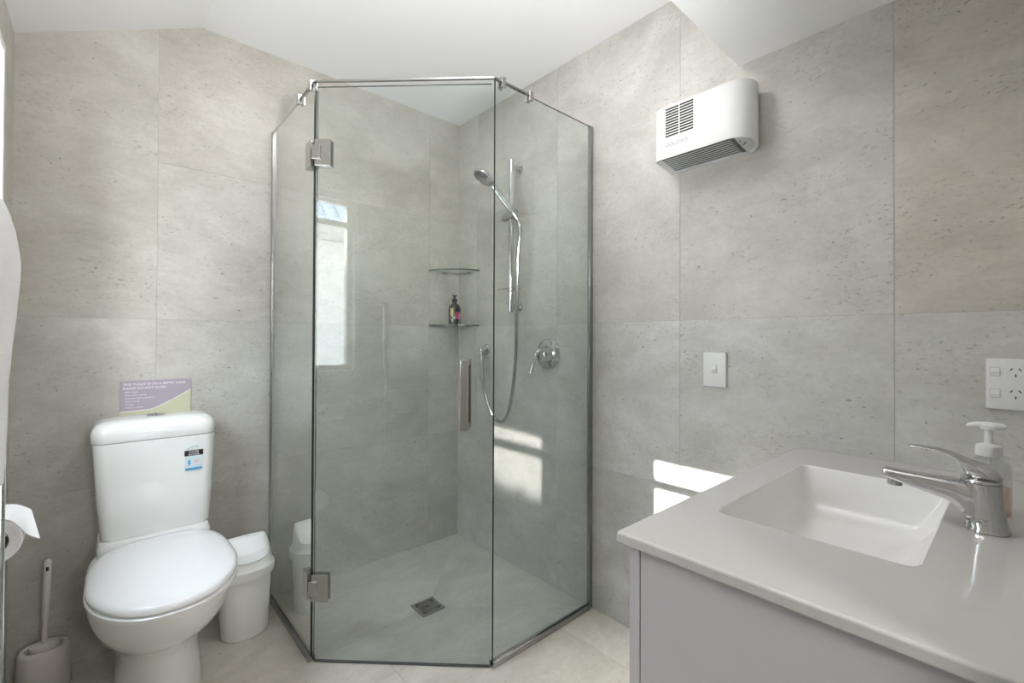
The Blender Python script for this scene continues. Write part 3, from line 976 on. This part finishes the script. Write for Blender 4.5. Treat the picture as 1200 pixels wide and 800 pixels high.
# ------------------------------------------------------------------ bin
BCX, BCY = -1.112, -0.190
bn = thing('waste_bin', 'small white plastic swing-top bin between the toilet and the shower', 'bin', (BCX, BCY, 0))
def oval(z, hx, hy, cy=BCY, pw=0.93): return ell(BCX, cy, hx, hy, z, 40, 0.0, pw)
bm = bmesh.new()
loft(bm, [oval(0.001, 0.074, 0.062), oval(0.005, 0.078, 0.066), oval(0.12, 0.083, 0.071), oval(0.243, 0.088, 0.076)])
link('bin_body', bm, BINP, bn, True, 60)
bm = bmesh.new()
loft(bm, [oval(0.222, 0.0895, 0.0775), oval(0.220, 0.095, 0.083), oval(0.236, 0.0985, 0.0865), oval(0.254, 0.0985, 0.0865), oval(0.260, 0.0905, 0.079), oval(0.280, 0.0865, 0.073)], False, False)
# hood: rises to a ridge running across, scooped at the front for the flap
n = 40
base = oval(0.280, 0.0865, 0.073)
rings = [base]
for k, t_ in enumerate((0.35, 0.7, 0.92, 1.0)):
    ring = []
    for p in base:
        dx, dy = p.x - BCX, p.y - BCY
        yy = dy * (1 - 0.80 * t_) + 0.030 * t_
        xx = dx * (1 - 0.17 * t_ ** 2)
        ring.append(Vector((BCX + xx, BCY + yy, 0.280 + 0.068 * (t_ ** 0.85))))
    rings.append(ring)
loft(bm, rings, False, True)
link('bin_hood', bm, BINP, bn, True, 50)
bm = bmesh.new()
nx = 14
v0 = []
for j in range(8):
    f = j / 7
    row = []
    for i in range(nx + 1):
        g = i / nx * 2 - 1
        hw = 0.076 - 0.010 * f
        zz = 0.286 + 0.052 * f - 0.004 * (1 - g * g)
        yb_ = BCY - 0.0735 + 0.088 * f
        yy = yb_ + 0.036 * (abs(g) ** 2.4) * (1 - f) - 0.004 * (1 - abs(g) ** 2.4)
        row.append((Vector((BCX + g * hw, yy, zz + 0.004))))
    v0.append(row)
vt = [[bm.verts.new(p) for p in r] for r in v0]
vb = [[bm.verts.new(p + Vector((0, 0.004, -0.004))) for p in r] for r in v0]
for L_ in (vt, vb):
    for a, b in zip(L_[:-1], L_[1:]):
        for i in range(nx): bm.faces.new((a[i], a[i + 1], b[i + 1], b[i]))
rimv = lambda L_: L_[0] + [r[-1] for r in L_[1:]] + list(reversed(L_[-1][:-1])) + [r[0] for r in reversed(L_[1:-1])]
ra_, rb_ = rimv(vt), rimv(vb)
for i in range(len(ra_)):
    j = (i + 1) % len(ra_)
    bm.faces.new((ra_[i], ra_[j], rb_[j], rb_[i]))
link('swing_flap', bm, simple('glossy_white_flap', (0.86, 0.86, 0.86), 0.18, noise=0.01), bn, True, 60)

# ------------------------------------------------------------------ toilet brush in its holder
KX, KY = -1.653, -0.100
tb = thing('toilet_brush', 'white toilet brush standing in an oval holder in the corner', 'brush', (KX, KY, 0))
bm = bmesh.new()
loft(bm, [ell(KX, KY, 0.062, 0.050, 0.001, 36), ell(KX, KY, 0.064, 0.052, 0.006, 36), ell(KX, KY, 0.060, 0.049, 0.125, 36), ell(KX, KY, 0.058, 0.047, 0.134, 36), ell(KX, KY, 0.054, 0.043, 0.138, 36),
          ell(KX, KY, 0.046, 0.036, 0.136, 36), ell(KX, KY, 0.043, 0.033, 0.128, 36), ell(KX, KY, 0.040, 0.030, 0.110, 36)])
link('holder', bm, BRUSHP, tb, True)
bm = bmesh.new()
loft(bm, [ell(KX, KY, 0.033, 0.024, 0.110, 28), ell(KX, KY, 0.036, 0.027, 0.140, 28), ell(KX, KY, 0.034, 0.025, 0.145, 28), ell(KX, KY, 0.016, 0.013, 0.149, 28)])
link('splash_collar', bm, BRUSHP, tb, True)
bm = bmesh.new()
lean = Vector((0.006, 0.0, 0.262))
b0 = Vector((KX, KY, 0.146))
tube(bm, [b0 + lean * f for f in (0, 0.24, 0.27, 0.30, 0.6, 0.95, 0.985, 1.0)], [0.0070, 0.0062, 0.0062, 0.0105, 0.0098, 0.0105, 0.009, 0.005], 14)
hdl = link('brush_handle', bm, BRUSHP, tb, True)
bm = bmesh.new()
box(bm, KX + 0.0055 - 0.0034, KX + 0.0055 + 0.0034, KY - 0.0115, KY - 0.0085, 0.375, 0.388, 0.001)
link('hanging_hole', bm, DARKP, hdl)

# ------------------------------------------------------------------ toilet roll and holder on the left wall
RX, RZ = -1.6725, 0.757
rh = thing('roll_holder', 'chrome toilet roll holder on the left wall beside the toilet', 'holder', (-W, -0.90, RZ))
for y in (-0.812, -0.985):
    bm = bmesh.new()
    tube(bm, [(-W + 0.0005, y, RZ), (-W + 0.008, y, RZ), (-W + 0.010, y, RZ), (RX + 0.012, y, RZ), (RX + 0.016, y, RZ)], [0.022, 0.022, 0.010, 0.010, 0.006], 18)
    link('holder_post', bm, CHROME, rh, True)
bm = bmesh.new(); tube(bm, [(RX, -0.809, RZ), (RX, -0.988, RZ)], 0.006, 12); link('holder_bar', bm, CHROME, rh, True)
ro = thing('toilet_roll', 'white toilet paper roll with a loose sheet hanging on the wall holder', 'toilet roll', (RX, -0.88, RZ - 0.012))
bm = bmesh.new()
RY0, RY1, RR, RI = -0.930, -0.830, 0.041, 0.0235
rz_ = RZ - 0.0163
prof = [(RI, RY0 + 0.002), (RR - 0.002, RY0), (RR, RY0 + 0.002), (RR, RY1 - 0.002), (RR - 0.002, RY1), (RI, RY1 - 0.002)]
rings = [[Vector((RX + r_ * math.cos(2 * PI * k / 40), y, rz_ + r_ * math.sin(2 * PI * k / 40))) for k in range(40)] for r_, y in prof]
rings.append(rings[0])
loft(bm, rings, False, False)
bmesh.ops.remove_doubles(bm, verts=bm.verts, dist=1e-6)
link('roll', bm, PAPER, ro, True, 40)
bm = bmesh.new()
rings = [[Vector((RX + r_ * math.cos(2 * PI * k / 28), y, rz_ + r_ * math.sin(2 * PI * k / 28))) for k in range(28)] for r_, y in ((RI, RY0 + 0.001), (RI - 0.0012, RY0 + 0.001), (RI - 0.0012, RY1 - 0.001), (RI, RY1 - 0.001))]
rings.append(rings[0])
loft(bm, rings, False, False)
bmesh.ops.remove_doubles(bm, verts=bm.verts, dist=1e-6)
link('cardboard_core', bm, simple('cardboard', (0.30, 0.25, 0.19), 0.9, noise=0.1), ro, True, 40)
# loose sheet: leaves the top of the roll, arches out and hangs
spn = spline([(x, 0, z) for x, z in [(0, .0418), (.022, .037), (.036, .021), (.047, .004), (.0625, -.008)]], 6)
spf = spline([(x, 0, z) for x, z in [(0, .0418), (.014, .0405), (.024, .0375), (.034, .031), (.043, .023)]], 6)
pp = spn
bm = bmesh.new()
ny = 6
gt, gb = [], []
for i, p in enumerate(pp):
    f = i / (len(pp) - 1)
    ra_, rb_ = [], []
    for j in range(ny + 1):
        g = j / ny
        y = RY0 + (RY1 - RY0) * g
        q_ = spn[i].lerp(spf[i], g)
        c = Vector((RX + q_.x, y, rz_ + q_.z))
        ra_.append(bm.verts.new(c + Vector((0.0004, 0, 0.0006))))
        rb_.append(bm.verts.new(c - Vector((0.0004, 0, 0.0006))))
    gt.append(ra_); gb.append(rb_)
for G in (gt, gb):
    for a, b in zip(G[:-1], G[1:]):
        for j in range(ny): bm.faces.new((a[j], a[j + 1], b[j + 1], b[j]))
for a, b, c, d in [(gt[i][0], gt[i + 1][0], gb[i + 1][0], gb[i][0]) for i in range(len(gt) - 1)] + [(gt[i][-1], gt[i + 1][-1], gb[i + 1][-1], gb[i][-1]) for i in range(len(gt) - 1)]:
    bm.faces.new((a, b, c, d))
for j in range(ny): bm.faces.new((gt[-1][j], gt[-1][j + 1], gb[-1][j + 1], gb[-1][j]))
link('loose_sheet', bm, PAPER, ro, True, 60)

# ------------------------------------------------------------------ heated towel rail with two towels
PX = -1.644
tr = thing('towel_rail', 'chrome ladder heated towel rail on the left wall under white towels', 'towel rail', (-W, -1.38, 0.55))
for y in (-1.152, -1.64):
    bm = bmesh.new()
    tube(bm, [(PX, y, 0.545), (PX, y, 0.548), (PX, y, 1.297), (PX, y, 1.300)], [0.010, 0.0125, 0.0125, 0.010], 20)
    link('rail_post', bm, RAILM, tr, True)
for z in (0.58, 0.704, 0.823, 0.943, 1.063, 1.183, 1.278):
    bm = bmesh.new()
    tube(bm, [(PX - 0.0105, -1.155, z), (PX - 0.0105, -1.637, z)], 0.007, 12)
    link('rail_rung', bm, RAILM, tr, True)
for y in (-1.152, -1.64):
    for z in (0.64, 1.22):
        bm = bmesh.new()
        tube(bm, [(-W + 0.0005, y, z), (-W + 0.005, y, z), (-W + 0.006, y, z), (PX - 0.010, y, z)], [0.016, 0.016, 0.008, 0.008], 14)
        link('wall_mount', bm, CHROME, tr, True)
ctr = [(x_ - 0.0055, z_) for x_, z_ in [(-1.6310, 0.905), (-1.6290, 0.95), (-1.6260, 1.03), (-1.6220, 1.10), (-1.6180, 1.18), (-1.6175, 1.23), (-1.6230, 1.275), (-1.6330, 1.298), (-1.648, 1.306), (-1.664, 1.298), (-1.674, 1.27), (-1.679, 1.20), (-1.680, 1.05), (-1.680, 0.96)]]
def make_towel(y0, y1, label):
    bm = bmesh.new()
    cp = spline([(x, 0, z) for x, z in ctr], 4)
    N = len(cp)
    rings = []
    th = 0.0065
    rnd = random.Random(int(-y0 * 1000))
    ny = 16
    for j in range(ny + 1):
        g = j / ny
        y = y0 + (y1 - y0) * g
        e = min(1.0, min(g, 1 - g) * 8 + 0.35)
        outer, inner = [], []
        for i, p in enumerate(cp):
            d = (cp[min(i + 1, N - 1)] - cp[max(i - 1, 0)]).normalized()
            nn = Vector((d.z, 0, -d.x))
            wob = 0.0012 * math.sin(g * 9 + i * 0.4) + rnd.uniform(-0.0005, 0.0005)
            tk = th * e
            outer.append(Vector((p.x, y, p.z)) + nn * (tk + wob))
            inner.append(Vector((p.x, y, p.z)) - nn * tk)
        rings.append(outer + list(reversed(inner)))
    loft(bm, rings)
    o = link('towel', bm, TOWEL, None, True, 70)
    return tag(o, label, 'towel', 'white towels on the heated rail')
make_towel(-1.172, -1.375, 'white terry towel over heated rail, nearer the toilet')
make_towel(-1.390, -1.600, 'white terry towel over heated rail, farther from the toilet')

# ------------------------------------------------------------------ wall heater (wall_right)
ht = thing('wall_heater', 'white wall fan heater with slotted grilles high on the right wall', 'heater', (0, -1.48, 1.72))
HY0, HY1, HD = -1.633, -1.326, 0.120
HZ0, HZ1 = 1.716, 1.896
def dprof(inset=0.0, n=14):
    r_ = HD / 2 - inset
    out = [(-0.0005 if inset == 0 else -inset, HY1 - inset)]
    # straight wall edge to the rounded end, round end, then front face back to the square end
    cy = HY0 + HD / 2
    c = [(-HD / 2 + r_ * math.cos(a), cy - abs(r_) * math.sin(a)) for a in [PI * i / n for i in range(n + 1)]]
    out += c
    out += [(-HD + inset + 0.006, HY1 - inset - 0.0), (-HD + inset + 0.010, HY1 - inset)]
    return out
def dprof2(inset=0.0, n=14):
    r_ = HD / 2 - inset
    cy = HY0 + HD / 2
    pts = [(-HD / 2 + r_ * math.cos(a), cy - r_ * math.sin(a)) for a in [PI * i / n for i in range(n + 1)]]   # from wall side to front
    k = 0.012
    yl = HY1 - inset
    xf = -HD + inset
    pts += [(xf, yl - k), (xf + k * 0.3, yl - k * 0.3), (xf + k, yl)]
    pts += [(-inset, yl)]
    return pts
bm = bmesh.new()
def ringD(inset, zf, zb):
    """profile ring, tilted from front (zf) to wall (zb)"""
    return [Vector((min(x, -0.0006), y, zb + (zf - zb) * (-x / HD))) for x, y in dprof2(inset)]
loft(bm, [ringD(0.004, HZ0 + 0.008, HZ0 - 0.010), ringD(0.0, HZ0 + 0.004, HZ0 - 0.014), ringD(0.0, HZ0 + 0.010, HZ0 - 0.008), ringD(0.0, HZ1 - 0.006, HZ1 - 0.006), ringD(0.002, HZ1 - 0.0015, HZ1 - 0.0015), ringD(0.006, HZ1, HZ1)])
shell = link('heater_shell', bm, PLAS, ht, True, 40)
# louvres in the front face: dark recess plates with white bars left between
gy0, gy1, gz0, gz1 = -1.463, -1.366, 1.790, 1.889
bm = bmesh.new()
ns = 11
for c0, c1 in ((gy0, (gy0 + gy1) / 2 - 0.002), ((gy0 + gy1) / 2 + 0.002, gy1)):
    for i in range(ns):
        z = gz0 + (gz1 - gz0) * i / ns
        box(bm, -HD - 0.0006, -HD + 0.002, c0, c1, z, z + (gz1 - gz0) / ns * 0.60)
link('air_slots', bm, DARKP, shell)
bm = bmesh.new()
text_mesh(bm, 'GOLDAIR', 0.019, face_left(-HD - 0.0007, gy1 + 0.001, 1.757), bold=0.0003)
link('heater_lettering', bm, GREYI, shell)
# outlet under the heater
def under(x): return (HZ0 + 0.008) + ((HZ0 - 0.010) - (HZ0 + 0.008)) * (x + HD) / HD - 0.0005
oy0, oy1 = -1.582, -1.348
bm = bmesh.new()
prism(bm, [(-0.110, under(-0.110) - 0.0005), (-0.018, under(-0.018) - 0.0005), (-0.018, under(-0.018) + 0.004), (-0.110, under(-0.110) + 0.004)], 'y', oy0, oy1)
outl = link('outlet_recess', bm, DARKP, ht)
for i in range(8):
    x = -0.1060 + i * 0.0118
    bm = bmesh.new()
    prism(bm, [(x, under(x) - 0.0020), (x + 0.0050, under(x + 0.0050) - 0.0020), (x + 0.0050, under(x + 0.0050) - 0.0006), (x, under(x) - 0.0006)], 'y', oy0, oy1)
    link('outlet_slat', bm, SLATG, outl)
bm = bmesh.new()
prism(bm, [(-0.017, under(-0.017) - 0.004), (-0.006, under(-0.006) - 0.004), (-0.006, under(-0.006)), (-0.017, under(-0.017))], 'y', oy0 - 0.01, oy1 + 0.004)
link('outlet_lip', bm, PLAS, ht)
bm = bmesh.new()
cy = HY0 + HD / 2
end = [(-HD / 2 + 0.050 * math.cos(a), cy - 0.050 * math.sin(a)) for a in [PI * i / 16 for i in range(17)]] + [(-HD / 2 - 0.050, oy0 - 0.004), (-HD / 2 + 0.050, oy0 - 0.004)]
loft(bm, [[Vector((x, y, under(x) + 0.003)) for x, y in end], [Vector((x, y, under(x) - 0.002)) for x, y in end]])
endp = link('control_plate', bm, GREYP, ht, True)
endp['label'] = 'grey rounded control plate'
bm = bmesh.new()
for x, y in ((-0.088, -1.594), (-0.072, -1.604), (-0.062, -1.594), (-0.066, -1.600)):
    box(bm, x - 0.002, x + 0.002, y - 0.0015, y + 0.0015, under(x) - 0.0034, under(x) - 0.0015)
link('control_marks', bm, DARKP, endp)

# ------------------------------------------------------------------ light switch and power socket (wall_right)
sw = thing('light_switch', 'white single rocker light switch on the right wall beside the shower', 'switch', (0, -1.481, 1.012))
bm = bmesh.new(); box(bm, -0.0105, -0.0005, -1.519, -1.443, 0.956, 1.071, 0.0025, 3); link('switch_plate', bm, PLAS, sw, True)
bm = bmesh.new(); box(bm, -0.0112, -0.0095, -1.4905, -1.4725, 1.001, 1.029); link('rocker_gap', bm, GREYP, sw)
bm = bmesh.new(); prism(bm, [(-0.0100, 1.0025), (-0.0130, 1.004), (-0.0155, 1.0145), (-0.0140, 1.0275), (-0.0100, 1.0275)], 'y', -1.4895, -1.4735); link('rocker', bm, PLAS, sw)
so = thing('power_socket', 'white double power socket with two switches on the wall above the basin', 'socket', (0, -2.145, 1.015))
bm = bmesh.new(); box(bm, -0.0105, -0.0005, -2.185, -2.1085, 0.957, 1.072, 0.0025, 3); link('socket_plate', bm, PLAS, so, True)
for zc in (1.042, 0.993):
    bm = bmesh.new(); box(bm, -0.0108, -0.0095, -2.1315, -2.1145, zc - 0.0105, zc + 0.0105); link('switch_gap', bm, GREYP, so)
    bm = bmesh.new(); prism(bm, [(-0.0100, zc - 0.009), (-0.0125, zc - 0.009), (-0.0145, zc), (-0.0118, zc + 0.009), (-0.0100, zc + 0.009)], 'y', -2.1305, -2.1155); link('switch_rocker', bm, PLAS, so)
    for dy, dz, ang in ((0.0065, 0.006, 0.6), (-0.0065, 0.006, -0.6), (0.0, -0.0075, 0.0)):
        bm = bmesh.new()
        t = bmesh.new()
        box(t, -0.0002, 0.0003, -0.0010, 0.0010, -0.0034, 0.0034)
        merge(bm, t, Matrix.Translation((-0.0107, -2.155 + dy, zc + dz)) @ Matrix.Rotation(ang, 4, 'X'))
        link('pin_slot', bm, DARKP, so)

# ------------------------------------------------------------------ vanity
VX0, VY1, VZ = -0.899, -1.7206, 0.7995
vc = thing('vanity_cabinet', 'pale lilac grey vanity cabinet under the basin top', 'cabinet', (-0.45, -1.96, 0))
bm = bmesh.new()
box(bm, VX0 + 0.017, VX0 + 0.033, YF + 0.006, VY1 - 0.036, 0.10, 0.7805, 0.001)
box(bm, -0.020, -0.004, YF + 0.006, VY1 - 0.036, 0.10, 0.7805, 0.001)
box(bm, VX0 + 0.033, -0.020, YF + 0.006, VY1 - 0.036, 0.10, 0.116)
box(bm, VX0 + 0.033, -0.020, YF + 0.006, YF + 0.012, 0.116, 0.66)
link('carcass', bm, CABW, vc)
bm = bmesh.new(); box(bm, VX0 + 0.03, -0.004, YF + 0.006, VY1 - 0.075, 0.001, 0.0995); link('plinth', bm, CABW, vc)
for x0, x1 in ((VX0 + 0.017, -0.4525), (-0.4495, -0.004)):
    bm = bmesh.new(); box(bm, x0, x1, VY1 - 0.034, VY1 - 0.015, 0.105, 0.774, 0.0015)
    dr_ = link('cabinet_door', bm, CABW, vc)
    xm = x1 - 0.04 if x1 < -0.4 else x0 + 0.04
    bm = bmesh.new(); tube(bm, [(xm, VY1 - 0.0145, 0.62), (xm, VY1 - 0.004, 0.62), (xm, VY1 - 0.004, 0.72), (xm, VY1 - 0.0145, 0.72)], 0.004, 8); link('door_pull', bm, CHROME, dr_, True)

vt_ = thing('washbasin', 'glossy pale grey vanity top with moulded rectangular basin', 'basin', (-0.45, -1.96, VZ - 0.018))
bm = bmesh.new()
cx, cy, hx, hy = (VX0 - 0.0008) / 2, (VY1 + YF) / 2 + 0.0004, (-VX0 - 0.0008) / 2, (VY1 - YF) / 2 - 0.0006
bx, by, bhx, bhy = -0.450, -1.930, 0.240, 0.138
T = 0.018
NC = 6
def vr(x, y, a, b, r_, z): return rr(x, y, a, b, r_, z, NC)
rings = [vr(cx, cy, hx - 0.02, hy - 0.01, 0.003, VZ - T + 0.0002), vr(cx, cy, hx - 0.003, hy - 0.0015, 0.003, VZ - T)]
for k in range(5):
    a = k / 4 * PI / 2
    rings.append(vr(cx, cy, hx - 0.003 * (1 - math.sin(a)), hy - 0.003 * (1 - math.sin(a)), 0.004, VZ - T + 0.003 * (1 - math.cos(a))))
for k in range(7):
    a = k / 6 * PI / 2
    rings.append(vr(cx, cy, hx - 0.0045 * (1 - math.cos(a)), hy - 0.0045 * (1 - math.cos(a)), 0.006, VZ - 0.0045 * (1 - math.sin(a))))
rings.append(vr(bx, by, bhx + 0.003, bhy + 0.003, 0.022, VZ))
loft(bm, rings, False, False)
link('counter_slab', bm, COUNTER, vt_)
bm = bmesh.new()
bowl = [vr(bx, by, bhx + 0.003, bhy + 0.003, 0.022, VZ), vr(bx, by, bhx + 0.0013, bhy + 0.0013, 0.020, VZ - 0.0008), vr(bx, by, bhx, bhy, 0.018, VZ - 0.004),
        vr(bx, by + 0.001, bhx - 0.004, bhy - 0.003, 0.022, VZ - 0.03), vr(bx, by + 0.008, bhx - 0.012, bhy - 0.014, 0.03, VZ - 0.075), vr(bx, by + 0.014, bhx - 0.024, bhy - 0.028, 0.035, VZ - 0.098),
        vr(bx, by + 0.016, bhx - 0.05, bhy - 0.05, 0.03, VZ - 0.108), vr(bx, by + 0.016, 0.03, 0.03, 0.0295, VZ - 0.113)]
loft(bm, bowl, False, True)
link('basin_bowl', bm, BOWL, vt_, True, 60)
bm = bmesh.new()
lathe(bm, [(0.022, VZ - 0.1128), (0.023, VZ - 0.109), (0.018, VZ - 0.106), (0.004, VZ - 0.105)], bx, by + 0.016, 28)
link('plug_waste', bm, CHROME, vt_, True)

# basin mixer tap
FX = -0.440
tp = thing('basin_mixer', 'chrome single-lever basin mixer tap on the vanity top', 'tap', (FX, -2.125, VZ))
bm = bmesh.new()
rg = []
for z, y, ry, rx in ((0.0005, -2.126, 0.0270, 0.0265), (0.004, -2.126, 0.0270, 0.0265), (0.006, -2.126, 0.0250, 0.0245), (0.025, -2.124, 0.0240, 0.0240), (0.045, -2.122, 0.0242, 0.0245), (0.065, -2.1203, 0.0245, 0.0250), (0.0785, -2.119, 0.0245, 0.0250)):
    rg.append(ell(FX, y, rx, ry, VZ + z, 32))
loft(bm, rg)
link('tap_body', bm, CHROME, tp, True, 50)
# spout: flattened loft from the body to the tip
bm = bmesh.new()
rg = []
for y, zt, zb, hw in ((-2.118, 0.0780, 0.012, 0.0225), (-2.100, 0.0780, 0.014, 0.0215), (-2.0955, 0.0780, 0.026, 0.0210), (-2.088, 0.0780, 0.0355, 0.0202), (-2.075, 0.0778, 0.0415, 0.0190), (-2.055, 0.0776, 0.0465, 0.0178), (-2.030, 0.0776, 0.0515, 0.0166), (-2.005, 0.0778, 0.0575, 0.0154), (-1.996, 0.0780, 0.0605, 0.0146), (-1.9925, 0.0765, 0.0645, 0.0130)):
    zc, hh = (zt + zb) / 2, (zt - zb) / 2
    rg.append([Vector((FX + hw * math.copysign(abs(math.cos(a)) ** 0.6, math.cos(a)), y, VZ + zc + hh * math.copysign(abs(math.sin(a)) ** 0.6, math.sin(a)))) for a in [2 * PI * k / 28 for k in range(28)]])
loft(bm, rg)
link('spout', bm, CHROME, tp, True, 50)
bm = bmesh.new()
lathe(bm, [(0.0100, VZ + 0.0480), (0.0112, VZ + 0.0490), (0.0112, VZ + 0.0600)], FX, -2.008, 20)
link('aerator', bm, CHROME, tp, True)
# lever: domed cap over the body with an arched handle
bm = bmesh.new()
rg = []
for y, zt, zb, hw in ((-2.1440, 0.0920, 0.0860, 0.010), (-2.1385, 0.1020, 0.0828, 0.0215), (-2.125, 0.1090, 0.0826, 0.0245), (-2.111, 0.1145, 0.0826, 0.0235), (-2.103, 0.1170, 0.0850, 0.0212), (-2.097, 0.1190, 0.0945, 0.0190),
                      (-2.090, 0.1210, 0.1085, 0.0170), (-2.080, 0.1238, 0.1150, 0.0155), (-2.069, 0.1258, 0.1195, 0.0143), (-2.047, 0.1270, 0.1220, 0.0128), (-2.031, 0.1266, 0.1227, 0.0115), (-2.0275, 0.1258, 0.1234, 0.0085)):
    zc, hh = (zt + zb) / 2, (zt - zb) / 2
    rg.append([Vector((FX + hw * math.cos(a), y, VZ + zc + hh * math.sin(a))) for a in [2 * PI * k / 28 for k in range(28)]])
loft(bm, rg)
link('lever', bm, CHROME, tp, True, 60)
bm = bmesh.new()
loft(bm, [ell(FX, -2.119, 0.0235, 0.0230, VZ + 0.0786, 32), ell(FX, -2.119, 0.0262, 0.0256, VZ + 0.0796, 32), ell(FX, -2.119, 0.0262, 0.0256, VZ + 0.0826, 32), ell(FX, -2.1195, 0.0240, 0.0230, VZ + 0.0850, 32)])
link('lever_cap', bm, CHROME, tp, True, 50)

# soap dispenser behind the tap
QX, QY = -0.335, -2.1245
sd = thing('soap_dispenser', 'clear soap dispenser with white pump standing behind the basin tap', 'soap dispenser', (QX, QY, VZ))
bm = bmesh.new()
lathe(bm, [(0.026, VZ + 0.0005), (0.029, VZ + 0.004), (0.029, VZ + 0.085), (0.026, VZ + 0.096), (0.015, VZ + 0.104), (0.013, VZ + 0.110)], QX, QY, 30)
link('bottle_body', bm, CLEARP, sd, True)
bm = bmesh.new()
lathe(bm, [(0.0245, VZ + 0.003), (0.027, VZ + 0.006), (0.027, VZ + 0.052), (0.026, VZ + 0.0525)], QX, QY, 30)
link('liquid_soap', bm, LIQ, sd, True)['label'] = 'peach coloured liquid soap'
bm = bmesh.new()
lathe(bm, [(0.0175, VZ + 0.106), (0.0180, VZ + 0.108), (0.0172, VZ + 0.124), (0.009, VZ + 0.127), (0.006, VZ + 0.128), (0.0055, VZ + 0.152), (0.012, VZ + 0.154), (0.0115, VZ + 0.160), (0.006, VZ + 0.1625)], QX, QY, 26)
pm_ = link('pump', bm, PLAS, sd, True)
bm = bmesh.new()
tube(bm, [(QX, QY - 0.021, VZ + 0.1590), (QX, QY - 0.017, VZ + 0.1598), (QX, QY, VZ + 0.1604), (QX, QY + 0.016, VZ + 0.1598), (QX, QY + 0.026, VZ + 0.1570), (QX, QY + 0.0275, VZ + 0.1550)], [0.003, 0.0052, 0.0058, 0.0050, 0.0040, 0.003], 12)
link('nozzle', bm, PLAS, pm_, True)
bm = bmesh.new()
ac2 = math.atan2(-2.1661 - QY, -1.5272 - QX)
curved_label(bm, QX, QY, 0.0292, ac2 - 0.5, ac2 + 0.5, VZ + 0.070, VZ + 0.084)
link('orange_label', bm, ORANGE, sd)['label'] = 'orange printed label band'
bm = bmesh.new()
tube(bm, [(QX, QY, VZ + 0.008), (QX, QY, VZ + 0.106)], 0.0025, 8)
link('dip_tube', bm, PLAS, sd)
